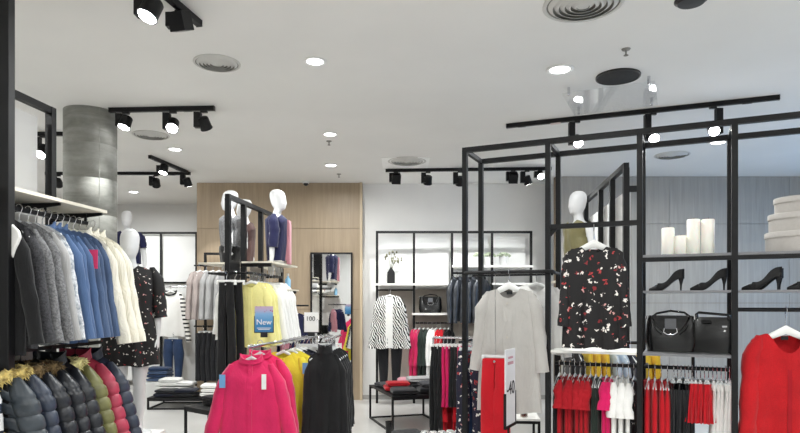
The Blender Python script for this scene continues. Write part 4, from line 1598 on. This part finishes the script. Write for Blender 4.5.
# ================================================================== centre gondola with mannequins
CA = R(-7.0)
CO = Vector((-1.72, 6.2, 0))
CMx = Matrix.Translation(CO) @ Matrix.Rotation(CA, 4, 'Z')


def cr(x, y, z_):
    return CMx @ Vector((x, y, z_))


gd = thing('gondola_rack', 'black two-sided gondola rack with mannequins on its shelf', 'rack', CO, CA)
ZG = 2.595
for y in (0, .42, .95, 1.7):
    bar(gd, 'post', -.025, .025, y - .025, y + .025, 0, ZG)
bar(gd, 'top_beam', -.024, .024, -.02, 1.72, ZG, ZG + .045)
bar(gd, 'base_beam', -.1, .3, -.02, .02, 0, .04)
bar(gd, 'base_beam', -.3, .3, 1.68, 1.72, 0, .04)
bar(gd, 'shelf', .03, .36, .28, 1.2, 1.967, 1.985, WSH)
bar(gd, 'shelf', -.5, -.03, .4, 1.72, 1.967, 1.985, WSH)
bar(gd, 'shelf_beam', .02, .34, .3, .33, 1.93, 1.966)
bar(gd, 'side_panel', -.015, .015, .0, .28, 1.78, 1.98, BLACK)
bar(gd, 'shelf', .1, .38, .75, 1.2, 1.69, 1.706, WSH)
bar(gd, 'shelf_beam', .02, .36, 1.14, 1.165, 1.66, 1.69)
bar(gd, 'back_panel', .006, .012, .58, 1.12, .1, 1.95, PANT)
for s in (.2, -.2):
    MB().tube([(s, .0, 1.85), (s, 1.12, 1.85)], .013, 8).build('hang_rail', BLACK, gd, True)
    for y in (.04, 1.1):
        MB().tube([(0, y, 1.85), (s, y, 1.85)], .01, 8).build('rail_arm', BLACK, gd, True)
m3 = mannequin('white mannequin in a navy top with a dusty rose front on the gondola', cr(.225, .86, 1.985), R(90), arms=((.05, .02), (.05, .04)), sc=.94)
wear(m3, NAVY, L=.56, sleeve=.36, name='navy_top', front=.07, fmat=ROSE, spread=.05, sr0=.07, sr1=.06, D=.14)
MB().box(-.06, .06, -.165, -.12, .0, .5).build('rose_scarf', ROSE, m3, bevel=.015)
m4 = mannequin('white mannequin in a grey jacket and black skirt behind the gondola frame', cr(-.3, .80, 1.985), R(-80), sc=.93)
wear(m4, GREYM, L=.40, sleeve=.42, name='grey_jacket')
wear(m4, BLK, L=.24, sleeve=0, name='skirt', top=.24, W0=.17, W1=.185, nw=.16, ndf=.0)
m5 = mannequin('white mannequin in a brown jacket behind the gondola frame', cr(-.36, 1.4, 1.985), R(-80), sc=.93)
wear(m5, BROWN, L=.57, sleeve=.42, name='brown_jacket')
# clothes along the gondola rail, edge-on rows facing the aisle
CW = CA
bar(gd, 'end_arm', .0, .09, -.07, -.055, 1.842, 1.858)
for i in range(2):
    trousers('long black trousers at the aisle end of the gondola', cr(.01 + .05 * i, -.062 if i == 0 else .03, 1.85), CW + R(10 * i), BLK, L=1.15, W=.085, W1=.075, D=.03, group='black trousers on the gondola', hang='white', turned=(i == 0), hlabel='white clip hanger carrying black trousers on the gondola', seed=i)
bar(gd, 'end_stub', -.006, .006, -.07, -.02, 1.842, 1.858)
yy = .12
for lab, nm, m, n_, st, kw in (('pale yellow knitted cardigan on the gondola rail', 'yellow_cardigan', YELLOW, 3, .1, dict(L=.66, sleeve=.58, W0=.165, W1=.2, front=.02, spread=.085, D=.045)),
                               ('white shirt on the gondola rail', 'white_shirt', WHT, 6, .1, dict(L=.66, sleeve=.55, W0=.18, flat=.45, spread=.09))):
    for i in range(n_):
        kk = dict(D=.03, amp=.008, sr0=.06, sr1=.05)
        kk.update(kw)
        garment(nm, lab, nm.split('_')[1], cr(.2, yy, 1.85), CW + random.uniform(-.1, .1), nm.replace('_', ' ') + 's on the gondola', mat=m, hlabel='white hanger carrying a gondola ' + nm.replace('_', ' '), hgroup='gondola hangers of ' + nm, **kk)
        yy += st
for i in range(3):
    garment('white_shirt', 'white shirt on the far side of the gondola', 'shirt', cr(-.2, .66 + i * .13, 1.85), CW + random.uniform(-.1, .1), 'white shirts behind the gondola', mat=WHT, L=.62, sleeve=.5, D=.03, W0=.17, hlabel='white hanger on the far side of the gondola', hgroup='gondola hangers far side')
# lower rail with navy top
MB().tube([(.14, 1.19, 1.52), (.5, 1.19, 1.52)], .01, 8).build('face_out_rail', BLACK, gd, True)
for x, m, lab in ((.2, ROSE, 'dusty rose top beside the navy one at the gondola end'), (.27, NAVY, 'navy long-sleeved top at the end of the gondola'), ):
    garment('small_sweater', lab, 'top', cr(x + .05, 1.19, 1.52), CW + R(25 if m is NAVY else 80), 'tops at the gondola end', mat=m, L=.42, W0=.14, W1=.15, sleeve=.4, sr0=.045, sr1=.04, nw=.05, turned=True, hlabel='white hanger carrying a top at the gondola end', hgroup='gondola end hangers')
bt = thing('spray_bottle', 'light blue plastic bottle on the small gondola shelf', 'bottle', cr(.3, 1.02, 1.706))
MB().lathe([(.001, 0), (.03, 0), (.033, .01), (.033, .11), (.014, .14), (.013, .155), (.001, .155)], 20).build('bottle_body', plain('pale_blue_plastic', '#8fc3e8', .25, coat=.3), bt, True)
MB().lathe([(.001, .155), (.015, .155), (.015, .185), (.001, .185)], 16).build('cap', WHITEP, bt, True)
folded('white folded knitwear beside the blue bottle', cr(.22, .86, 1.706), CA, WHT, .2, .22, .07)

# ================================================================== front double rack: pink, yellow, black
fr = thing('two_arm_rack', 'chrome two-arm rack carrying the pink coats and black sweaters', 'clothes rail', (-.90, 5.4, 0))
MB().box(-.02, .02, -.4, .55, 0, .03).box(-.3, .45, -.02, .02, 0, .03).build('base', CHROME, fr)
for p in ((0, 0), (.32, .02)):
    MB().box(p[0] - .015, p[0] + .015, p[1] - .015, p[1] + .015, 0.03, 1.23).build('post', CHROME, fr)
MB().box(0, .32, -.0, .02, 1.17, 1.195).build('cross_bar', CHROME, fr)
MB().tube([(.19, .08, 1.248), (.26, .42, 1.248)], .010, 8).build('arm', CHROME, fr, True)
MB().tube([(.19, .08, 1.248), (.17, .01, 1.19)], .010, 8).build('arm_stem', CHROME, fr, True)
MB().tube([(-.265, -.64, 1.21), (-.065, -.29, 1.235), (.0, -.04, 1.235), (.12, .47, 1.235)], .012, 8).build('arm', CHROME, fr, True)
MB().tube([(.29, -.45, 1.248), (.32, .02, 1.248), (.34, .42, 1.248)], .012, 8).build('arm', CHROME, fr, True)
fo = lambda x, y, z_: Vector((-.90 + x, 5.4 + y, z_))
pk = dict(mat=PINK, W0=.2, W1=.265, L=.93, D=.08, nw=.075, ndf=.05, slope=.5, amp=.016, k=2, sleeve=.62, sr0=.078, sr1=.066, spread=.15, fy=-.03, front=.016, hang='clear')
garment('pink_coat', 'hot pink wool coat with white and blue card tags facing the aisle', 'coat', fo(-.248, -.61, 1.21), R(4), 'hot pink coats', collar=(.035, 1.08), buttons=3, tags=((.11, -.2, .035, .115, PTAG), (-.2, -.2, .045, .10, BTAG)), hlabel='clear hanger carrying the tagged pink coat', **pk)
garment('pink_coat', 'hot pink wool coat hidden behind the tagged one', 'coat', fo(-.21, -.48, 1.235), R(2), 'hot pink coats', collar=(.035, 1.08), hlabel='clear hanger carrying the second pink coat', **{**pk, 'spread': .09})
yk = dict(pk)
yk.update(mat=YELLOW2, D=.05, W1=.27)
garment('yellow_coat', 'lemon yellow coat with a blue card tag behind the pink coats', 'coat', fo(-.06, -.29, 1.235), R(-4), 'lemon yellow coats', tags=((.2, -.17, .05, .09, BTAG),), hlabel='clear hanger carrying the tagged yellow coat', **yk)
garment('yellow_coat', 'lemon yellow coat without a tag behind the tagged one', 'coat', fo(-.02, -.17, 1.235), R(-6), 'lemon yellow coats', hlabel='clear hanger carrying the untagged yellow coat', **yk)
for i, (m, lab, nm) in enumerate(((FLORN, 'navy blossom print blouse behind the yellow coats', 'blossom_blouse'), (NAVYD, 'dark navy blouse behind the yellow coats', 'navy_blouse'), (ZEB2, 'black and white printed blouse behind the yellow coats', 'print_blouse'),
                                  (WHT, 'white blouse at the far end of the two-arm rack', 'white_blouse'), (WHT, 'white blouse at the far end of the two-arm rack', 'white_blouse'), (WHT, 'white blouse at the far end of the two-arm rack', 'white_blouse'))):
    garment(nm, lab, 'blouse', fo(-.01 + i * .022, -.03 + i * .085, 1.235), R(-10), 'blouses on the two-arm rack', mat=m, L=.7, W0=.21, W1=.23, sleeve=.55, hang='white', hlabel='white hanger carrying a blouse on the two-arm rack', hgroup='hangers on the two-arm rack', spread=.12)
bk = dict(mat=BLK, W0=.135, W1=.165, L=.80, D=.05, nw=.055, ndf=.01, slope=.5, amp=.012, sleeve=.6, sr0=.055, sr1=.045, spread=.035, hang='clear', flat=.5)
garment('black_sweater', 'black roll-neck sweater facing the aisle on the two-arm rack', 'sweater', fo(.30, -.43, 1.248), R(6), 'black roll-neck sweaters', collar=(.06, .95), hlabel='clear hanger carrying the roll-neck sweater facing the aisle', **bk)
for i in range(4):
    garment('black_sweater', 'black sweater hanging behind the aisle-facing roll-neck', 'sweater', fo(.302 + .005 * i, -.31 + i * .1, 1.248), R(4), 'black roll-neck sweaters', hlabel='clear hanger carrying a rear black sweater', **bk)
for i in range(3):
    garment('white_blouse', 'white blouse between the yellow coats and black sweaters', 'blouse', fo(.2 + .02 * i, .1 + i * .12, 1.248), R(-2), 'white blouses left of the black sweaters', mat=WHT, W0=.13, W1=.15, spread=.03, nw=.06, L=.66, sleeve=.45, sr0=.04, sr1=.035, hang='white', hlabel='white hanger carrying a blouse behind the black sweaters', hgroup='hangers on the two-arm rack')


def card_sign(label, loc, w_, h, m, rotz, pole_to):
    t = thing('card_sign', label, 'sign', loc, rotz, None)
    MB().box(-w_ / 2, w_ / 2, -.003, .003, 0, h).build('card', m, t)
    f_ = MB().box(-w_ / 2 - .006, -w_ / 2, -.006, .006, -.006, h * .62).box(w_ / 2, w_ / 2 + .006, -.006, .006, -.006, h * .62).box(-w_ / 2, w_ / 2, -.006, .006, -.008, 0)
    f_.build('holder', BLACKP, t)
    MB().box(-.03, .03, -.006, .006, pole_to, -.008).build('stem', BLACKP, t)
    return t


# blue card whose top fades into pink confetti
NEWM, nt_n, b_n = nmat('new_card_print')
tcn = nt_n.nodes.new('ShaderNodeTexCoord')
sepn = nt_n.nodes.new('ShaderNodeSeparateXYZ')
nt_n.links.new(tcn.outputs['Object'], sepn.inputs[0])
mpn = N(nt_n, 'ShaderNodeMapRange')
mpn.inputs['From Min'].default_value = 0
mpn.inputs['From Max'].default_value = .235
nt_n.links.new(sepn.outputs['Z'], mpn.inputs['Value'])
vn = N(nt_n, 'ShaderNodeTexVoronoi', Scale=45.)
nt_n.links.new(tcn.outputs['Object'], vn.inputs['Vector'])
grad = ramp(nt_n, mpn.outputs[0], [(0, lin('#2f78b4')), (.3, lin('#3f8cc8')), (.66, lin('#7fb0dc')), (.85, lin('#b7a9c8')), (1, lin('#c2a6bc'))])
dots = ramp(nt_n, vn.outputs['Distance'], [(0, (1, 1, 1)), (.25, (0, 0, 0))], True)
topm = ramp(nt_n, mpn.outputs[0], [(0, (0, 0, 0)), (.72, (1, 1, 1))], True)
mulm = N(nt_n, 'ShaderNodeMixRGB', blend_type='MULTIPLY')
mulm.inputs['Fac'].default_value = 1
nt_n.links.new(dots, mulm.inputs['Color1'])
nt_n.links.new(topm, mulm.inputs['Color2'])
mixn = nt_n.nodes.new('ShaderNodeMixRGB')
nt_n.links.new(mulm.outputs[0], mixn.inputs['Fac'])
nt_n.links.new(grad, mixn.inputs['Color1'])
mixn.inputs['Color2'].default_value = (*lin('#a8497e'), 1)
nt_n.links.new(mixn.outputs[0], b_n.inputs['Base Color'])
b_n.inputs['Roughness'].default_value = .4

n0 = at(264, 332, 5.42)
ns = card_sign('blue card reading New above the pink coats', n0, .158, .225, NEWM, R(2), 1.25 - n0.z)
text_mesh('New', .068, PTAG, ns, (0, -.0045, .085), (pi / 2, 0, 0))
MB().box(-.06, .06, -.0042, -.003, .032, .037).box(-.05, .05, -.0042, -.003, .02, .025).build('small_print', PTAG, ns)
n1 = at(311.5, 332, 5.42)
ps = card_sign('white card reading 100 above the black sweaters', n1, .128, .172, PTAG, R(-3), 1.26 - n1.z)
text_mesh('100', .056, INK, ps, (-.008, -.0045, .115), (pi / 2, 0, 0))
text_mesh(',-', .028, INK, ps, (.05, -.0045, .112), (pi / 2, 0, 0))

# ================================================================== low tables
def steel_table(label, loc, rotz, w_, d_, h, top_m=BLACK, sh=.02):
    t = thing('display_table', label, 'table', loc, rotz)
    bar(t, 'table_top', 0, w_, 0, d_, h - sh, h, top_m)
    q = .024
    for x in (0, w_ - q):
        for y in (0, d_ - q):
            bar(t, 'leg', x, x + q, y, y + q, .02, h - sh)
        bar(t, 'foot_bar', x, x + q, 0, d_, 0, .02)
    for y in (0, d_ - q):
        bar(t, 'foot_bar', q, w_ - q, y, y + q, 0, .02)
        bar(t, 'apron', q, w_ - q, y + .004, y + q - .004, h - sh - .03, h - sh)
    return t


T1Y = 9.0
t1 = steel_table('low black steel platform with white and black folded clothes', (Xa(147, T1Y), T1Y, 0), 0, Xa(222, T1Y) - Xa(147, T1Y), .62, .175)
k = 0
for (px, py_off, m, w_, h, lab, yo) in ((160, 0, WHT, .34, .055, 'white folded knitwear on the low platform', .44), (172, 0, WHT, .34, .05, 'white folded knitwear on the low platform', .44),
                                    (157, 1, WHT, .3, .05, 'white folded knitwear on the low platform', .44), (171, 1, WHT, .3, .05, 'white folded knitwear on the low platform', .44), (158, 2, WHT, .32, .06, 'white folded knitwear on the low platform', .44), (173, 2, WHT, .34, .06, 'white folded knitwear on the low platform', .44), (160, 3, WHT, .3, .05, 'white folded knitwear on the low platform', .44),
                                    (162, 0, NAVYD, .3, .06, 'dark navy folded trousers on the low platform', .16), (181, 0, BLKT, .34, .06, 'black folded trousers on the low platform', .16),
                                    (163, 1, BLKT, .28, .045, 'black folded trousers on the low platform', .16), (183, 1, NAVYD, .3, .05, 'dark navy folded trousers on the low platform', .16),
                                    (207, 0, WHT, .28, .06, 'white folded shirts beside the black trousers', .2), (208, 1, WHT, .27, .06, 'white folded shirts beside the black trousers', .2), (207, 2, WHT, .26, .06, 'white folded shirts beside the black trousers', .2)):
    k += 1
    folded(lab, (Xa(px, T1Y), T1Y + yo, .176 + py_off * .061), R(random.uniform(-6, 6)), m, w_, .27, h, 'folded clothes on the low platform', seed=k)
for i in range(4):
    folded('blue jeans in the stack behind the low platform', (Xa(160, 10.0), 10.0, .30 + i * .055), R(random.uniform(-8, 8)), DENIM if i % 2 else BLUED, .34, .3, .055, 'stacked blue jeans', 'folded_jeans', 'jeans', seed=40 + i)
pl2 = MB().box(-.25, .25, -.22, .22, 0, .299).build('plinth', MATS['white_lacquer'], None, bevel=.005, loc=(Xa(160, 10.0), 10.0, 0))
tag(pl2, 'low white plinth carrying the stacked blue jeans', 'plinth')

t2 = steel_table('black steel table corner beside the pink coats', (Xa(184, 6.55), 6.5, 0), R(-20), .44, .6, .45)
t2.rotation_euler.z = R(-38)
t2.location = (Xa(184, 6.6), 6.6, 0)
c2, s2 = cos(R(-38)), sin(R(-38))
for i, m in enumerate((BLKT, GREYD)):
    ox, oy = .22, .34
    folded('black folded clothes on the table beside the pink coats', (t2.location.x + ox * c2 - oy * s2, 6.6 + ox * s2 + oy * c2, .451 + i * .05), R(-38 + 5 * i), m, .36, .32, .05, 'folded clothes beside the pink coats', seed=60 + i)

t3 = steel_table('low black steel table with red and grey folded clothes', (Xa(392, 7.3), 7.3, 0), R(17), .78, 1.1, .45)
c3, s3 = cos(R(17)), sin(R(17))
k = 70
for (ox, oy, lv, m, w_, h, lab) in ((.2, .86, 0, GREYD, .3, .06, 'dark grey folded top on the low table'), (.2, .5, 0, REDD, .3, .06, 'red folded top on the low table'), (.22, .5, 1, REDD, .28, .05, 'red folded top on the low table'),
                                 (.2, .18, 0, BLKT, .3, .07, 'black folded top at the corner of the low table'), (.55, .2, 0, BLKT, .3, .07, 'black folded top beside the corner one on the low table'), (.57, .22, 1, GREYD, .28, .06, 'dark grey folded top stacked on the black one'),
                                 (.56, .6, 0, BLKT, .3, .08, 'black folded top in the middle of the low table'), (.56, .6, 1, GREYK, .34, .07, 'pale grey folded knitwear topping the low table'), (.5, .9, 0, ROSE, .3, .1, 'dusty rose folded knitwear on the low table')):
    k += 1
    base_z = .451 + (0 if lv == 0 else .06 if m is REDD else .071 if m is GREYD else .081)
    folded(lab, (t3.location.x + ox * c3 - oy * s3, 7.3 + ox * s3 + oy * c3, base_z), R(14 + random.uniform(-10, 10)), m, w_, .28, h, 'folded clothes on the low table', seed=k)

# low stand with zebra scarves in the aisle
t4 = steel_table('very low black stand with a zebra scarf', (Xa(400, 6.0), 6.0, 0), R(-3), .72, .5, .2)
folded('black folded trousers on the very low stand', (Xa(407, 6.2), 6.22, .201), R(8), BLKT, .28, .3, .06, seed=91)
for i in range(5):
    folded('zebra print scarf folded on the very low stand', (Xa(424 + i * 8.6, 6.1), 6.16 + .01 * i, .201), R(80), ZEB2, .26, .075, .065, 'zebra scarves on the low stand', 'folded_scarf', 'scarf', seed=100 + i)
bo = thing('ankle_boot', 'small black ankle boot standing on the floor by the low table', 'boot', (Xa(390, 7.15), 7.15, 0), R(60))
MB().loft([[(cx_ + rx_ * cos(a), ry_ * sin(a), z_) for a in [2 * pi * i / 16 for i in range(16)]] for z_, cx_, rx_, ry_ in ((.02, .03, .105, .04), (.05, .025, .1, .04), (.075, .0, .07, .038), (.1, -.02, .05, .036), (.19, -.025, .048, .038))]).build('upper', LEATHER, bo, True)
MB().box(-.075, .135, -.036, .036, 0, .02).build('sole', BLACKP, bo, bevel=.006)

# ================================================================== display on the white wall
YF = 9.6
xs = [Xa(p, YF) for p in (377, 414, 452, 492, 531)]
ww = wall_frame('black framed white display wall with shelves and hanging rails', xs, YF, 0, Za(231, YF), PANW, zs=((Za(288, YF), Za(234, YF), PANW), (.1, Za(289, YF), PANT)))
for wm in (ww,):
    for o in list(wm.children):
        if o.name.startswith('back_panel'):
            o.location.y = .28
bar(ww, 'shelf', xs[0] - .04, xs[2] - .01, -.06, .3, Za(285.5, YF), Za(283.5, YF), SHELFW)
bar(ww, 'shelf', xs[1] - .03, xs[2] - .02, -.06, .3, Za(315, YF), Za(313, YF), SHELFW)
bar(ww, 'shelf', xs[2] + .0, xs[4] + .02, -.06, .3, Za(267.5, YF), Za(265.5, YF), SHELFW)
bar(ww, 'shelf', xs[3] + .0, xs[4] + .02, -.06, .3, Za(285, YF), Za(283, YF), SHELFW)
for (a, b_, py) in ((0, 1, 290), (1, 2, 323), (2, 3, 273), (3, 4, 292)):
    MB().tube([(xs[a], .02, Za(py, YF)), (xs[b_], .02, Za(py, YF))], .013, 8).build('hang_rail', BLACK, ww, True)
bar(ww, 'face_out_arm', Xa(390, YF) - .008, Xa(390, YF) + .008, -.3, .02, Za(290, YF) - .008, Za(290, YF) + .008)
# zebra jacket over a white top and black trousers
zj = Vector((Xa(390, YF), YF - .26, Za(290, YF)))
garment('zebra_jacket', 'black and white zebra print jacket hanging on the white wall', 'jacket', zj, R(-6), mat=ZEB, W0=.19, W1=.235, L=.80, D=.07, nw=.09, ndf=.03, sleeve=.74, sr0=.075, sr1=.07, spread=.10, front=.055, fmat=WHT, slope=.34, amp=.01, hlabel='white hanger carrying the zebra jacket')
trousers('black trousers hanging below the zebra jacket', zj + Vector((0, .06, -.42)), R(-6), BLKT, L=1.0, W=.2, W1=.11, D=.035, hang=None, top=-.13)
zh = thing('trouser_hanger', 'clip hanger holding the black trousers under the zebra jacket', 'hanger', zj + Vector((0, .06, -.42)), R(-6))
MB().tube([(0, 0, -.12), (0, 0, .36), (.012, 0, .40), (0, 0, .42)], .003, 6).build('hook', CHROME, zh, True)
MB().box(-.1, .1, -.006, .006, -.14, -.12).build('bar', CLEARP, zh)
handbag(0, 'dark grey structured handbag with top handle on the white wall shelf', .36, .28, .14, origin=Vector((Xa(430.5, YF), YF + .06, Za(313, YF))), rot=0., style=0)
# little dark house-shaped vase with dried sprig
hv = thing('house_vase', 'black house-shaped lantern vase with a dried sprig on the shelf', 'vase', (Xa(391, YF), YF + .1, Za(283.5, YF)))
MB().prism([(-.06, 0), (.06, 0), (.06, .17), (0, .27), (-.06, .17)], -.06, .06).build('vase_body', BLACKP, hv, bevel=.004)
MB().prism([(-.13, 0), (-.065, 0), (-.065, .15), (-.095, .2), (-.13, .15)], .0, .08).build('side_house', plain('pale_ceramic', '#d8d6d2', .4), hv, bevel=.003)
lm = plain('dry_leaf', '#7b7a66', .8, var=.2)
st = MB()
lv = MB()
rnd = random.Random(5)
for i in range(7):
    tip = Vector((rnd.uniform(-.07, .13), rnd.uniform(-.04, .04), rnd.uniform(.36, .50)))
    st.tube([(0, 0, .2), tuple(tip * .5 + Vector((0, 0, .14))), tuple(tip)], .003, 5)
    for q in range(4):
        c_ = tip + Vector((rnd.uniform(-.035, .035), rnd.uniform(-.03, .03), rnd.uniform(-.06, .03)))
        lv.lathe([(.001, -.02), (.014, -.006), (.016, .006), (.001, .022)], 7, tuple(c_))
so = st.build('stem', lm, hv, True)
lo_ = lv.build('leaves', lm, hv, True)
lo_['kind'] = 'stuff'
# three low bowls of pale succulents
for i, px in enumerate((479, 490.5, 504.5)):
    bw = thing('succulent_bowl', ['smallest pale green succulent bowl on the upper shelf', 'pale green succulent bowl in the middle of the upper shelf', 'widest pale green succulent bowl on the upper shelf'][i], 'plant', (Xa(px, YF), YF + .1, Za(265.5, YF)), 0, 'succulent bowls on the upper shelf')
    MB().lathe([(.001, .0), (.05, 0), (.075, .14), (.068, .14), (.05, .12), (.001, .12)], 20).build('bowl', PANW, bw, True)
    pm = MB()
    wd_ = (.075, .085, .1)[i]
    for q in range(30):
        a = q * 2.4
        rr_ = wd_ * math.sqrt(q / 30)
        tip = Vector((cos(a) * rr_ * 1.15, sin(a) * rr_ * .8, .15 + .05 * (1 - (rr_ / wd_) ** 2)))
        pm.lathe([(.001, -.016), (.018, -.008), (.018, .004), (.001, .02)], 7, tuple(tip))
    lo2 = pm.build('leaves', plain('pale_green_leaf', '#a9b39a', .7, var=.15), bw, True)
    lo2['kind'] = 'stuff'
# leather jackets right part, pink row below
for i, px in enumerate((457, 463, 470, 476, 482)):
    garment('leather_jacket', 'dark grey leather jacket on the white wall rail', 'jacket', Vector((Xa(px, YF), YF + .02, Za(273, YF))), R(48), 'grey leather jackets on the white wall', mat=LEAJ, L=.66, sleeve=.62, D=.04, W0=.19, W1=.2, sr0=.065, collar=(.04, 1.1), hang='black', hlabel='black hanger carrying a leather jacket', hgroup='hangers of the leather jackets')
for i, px in enumerate((497, 503, 509, 515, 521, 527)):
    garment('dark_blazer', 'charcoal blazer on the white wall rail', 'blazer', Vector((Xa(px, YF), YF + .02, Za(292, YF))), R(60), 'charcoal blazers on the white wall', mat=GREYD, L=.7, sleeve=.6, D=.035, W0=.19, hang='black', hlabel='black hanger carrying a charcoal blazer', hgroup='hangers of the charcoal blazers')
for i, (m, lab, nm) in enumerate(((PINK, 'hot pink long top on the white wall rail', 'pink_blouse'), (PINK, 'hot pink long top on the white wall rail', 'pink_blouse'), (GRN, 'bottle green top on the white wall rail', 'green_blouse'), (GRN, 'bottle green top on the white wall rail', 'green_blouse'),
                                  (WHT, 'white top on the white wall rail', 'white_blouse'), (WHT, 'white top on the white wall rail', 'white_blouse'), (RED, 'red top on the white wall rail', 'red_blouse'), (RED, 'red top on the white wall rail', 'red_blouse'), (BLK, 'black top on the white wall rail', 'black_blouse'))):
    garment(nm, lab, 'top', Vector((xs[1] + .03 + i * .064, YF + .02, Za(323, YF))), R(62), nm.replace('_', ' ') + 's on the white wall', mat=m, L=.74, sleeve=.5, D=.03, W0=.17, hlabel='white hanger carrying a wall rail top', hgroup='hangers of the wall rail tops', hang='white')

# nearer rail with long black and pink trousers
nr = thing('trouser_rail', 'chrome rail with long black and pink trousers before the white wall', 'clothes rail', (Xa(436, 7.0), 7.0, 0), R(-10))
MB().tube([(-.05, 0, 1.16), (.42, 0, 1.16)], .012, 8).build('rail', CHROME, nr, True)
for x in (-.03, .4):
    MB().tube([(x, 0, .02), (x, 0, 1.16)], .012, 8).build('post', CHROME, nr, True)
    MB().box(x - .02, x + .02, -.22, .22, 0, .02).build('foot', CHROME, nr)
NMx = Matrix.Translation(nr.location) @ Matrix.Rotation(R(-10), 4, 'Z')
for i, (m, lab, L_) in enumerate(((BLK, 'long black trousers on the chrome rail', 1.0), (BLK, 'long black trousers on the chrome rail', 1.0), (BLK, 'long black trousers on the chrome rail', 1.0), (MAGENTA, 'magenta trousers on the chrome rail', .66), (MAGENTA, 'magenta trousers on the chrome rail', .66),
                               (BLK, 'black cropped trousers between the pink ones', .66), (BLK, 'black cropped trousers between the pink ones', .66), (PINK, 'hot pink trousers at the rack end of the chrome rail', .95), (PINK, 'hot pink trousers at the rack end of the chrome rail', .95))):
    trousers(lab, NMx @ Vector((.0 + i * .043, 0, 1.16)), R(62), m, L=L_, W=.15, W1=.12, D=.02, group=lab.split(' on ')[0], hang='white', hlabel='white clip hanger carrying ' + lab, seed=i)
for i in range(2):
    garment('red_blouse', 'red long-sleeved top under the short trousers', 'top', NMx @ Vector((.15 + i * .12, .12, .86)), R(60), 'red tops under the trousers', mat=RED, L=.75, sleeve=.5, W0=.15, D=.03, hang='clear', hlabel='clear hanger carrying a low red top', hgroup='low hangers')
bar(nr, 'lower_rail', .1, .34, .112, .128, .852, .868, CHROME)
bar(nr, 'lower_arm', .38, .41, -.01, .128, .852, .868, CHROME)
bar(nr, 'lower_arm', .33, .41, .112, .128, .852, .868, CHROME)
# navy blossom jeans and blue top at the rack corner
bar(rack, 'side_arm', -.012, .0, -.12, .3, 1.24, 1.255)
trousers('navy blossom print trousers at the corner of the display rack', rr(-.006, .16, 1.255), RA + R(-8), FLORN, L=.80, W=.13, W1=.1, hang='clear', turned=False, hlabel='clear clip hanger carrying the navy blossom trousers')
trousers('dark denim jeans at the corner of the display rack', rr(-.006, .27, 1.255), RA + R(-14), DENIM, L=.95, W=.14, W1=.1, name='jeans', cat='jeans', hang='clear', hlabel='clear clip hanger carrying the dark denim jeans')
# low white table seen between the coat and the rack
t5 = steel_table('low white-topped table behind the grey coat', (Xa(468, 6.1), 6.1, 0), R(-6), .7, .5, .42, SHELFW)
folded('white folded knitwear on the table behind the grey coat', (Xa(487, 6.3), 6.3, .421), R(5), WHT, .28, .26, .06, seed=140)
gl = thing('drinking_tumbler', 'amber glass tumbler on the table behind the grey coat', 'tumbler', (Xa(524, 6.15), 6.15, .421))
MB().lathe([(.001, 0), (.036, 0), (.042, .13), (.038, .13), (.033, .008), (.001, .008)], 20).build('glass', clear('amber_glass', (.9, .85, .8), .03, .08), gl, True)
MB().lathe([(.001, .01), (.031, .01), (.035, .1), (.001, .1)], 20).build('filling', plain('dark_red_wax', '#5c1a18', .4), gl, True)

# ================================================================== second gondola behind the blouse, olive mannequin
SA = R(-6.7)
SO = Vector((2.26, 6.2, 0))
SMx = Matrix.Translation(SO) @ Matrix.Rotation(SA, 4, 'Z')
sr = lambda x, y, z_: SMx @ Vector((x, y, z_))
sg2 = thing('gondola_rack', 'black gondola rack with a row of uprights behind the blossom blouse', 'rack', SO, SA)
for y in (0, .62, 1.24, 2.2):
    bar(sg2, 'post', -.028, .028, y - .028, y + .028, 0, 2.90)
bar(sg2, 'top_beam', -.026, .026, -.02, 2.22, 2.90, 2.95)
bar(sg2, 'back_panel', .04, .06, .05, 2.15, .1, 2.70, PANW)
bar(sg2, 'shelf', -.58, -.03, .0, 1.3, 1.79, 1.81, WSH)
bar(sg2, 'shelf_beam', -.4, -.02, -.01, .02, 1.75, 1.79)
bar(sg2, 'base_beam', -.3, .3, -.02, .02, 0, .04)
bar(sg2, 'base_beam', -.3, .3, 2.18, 2.22, 0, .04)
bar(sg2, 'side_bracket', .028, .14, -.012, .012, 2.66, 2.72)
MB().tube([(-.2, .0, 1.6), (-.2, 1.24, 1.6)], .013, 8).build('hang_rail', BLACK, sg2, True)
for y in (.06, 1.2):
    MB().tube([(0, y, 1.6), (-.2, y, 1.6)], .01, 8).build('rail_arm', BLACK, sg2, True)
m6 = mannequin('white mannequin in a sleeveless olive satin top behind the blouse', sr(-.43, .2, 1.81), R(-70), arms=((.05, .0), (.05, .0)))
wear(m6, OLIVE, L=.38, sleeve=0, name='olive_top', W0=.17, W1=.18, ndf=.06)
wear(m6, BLK, L=.24, sleeve=0, name='black_skirt', top=.24, W0=.17, W1=.185, nw=.16, ndf=.0)
for i in range(6):
    garment('white_blouse', 'white blouse on the gondola behind the blossom blouse', 'blouse', sr(-.2, .12 + i * .15, 1.6), SA, 'white blouses on the second gondola', mat=WHT if i % 2 else BLK, L=.7, sleeve=.5, D=.03, hlabel='white hanger on the second gondola', hgroup='second gondola hangers')
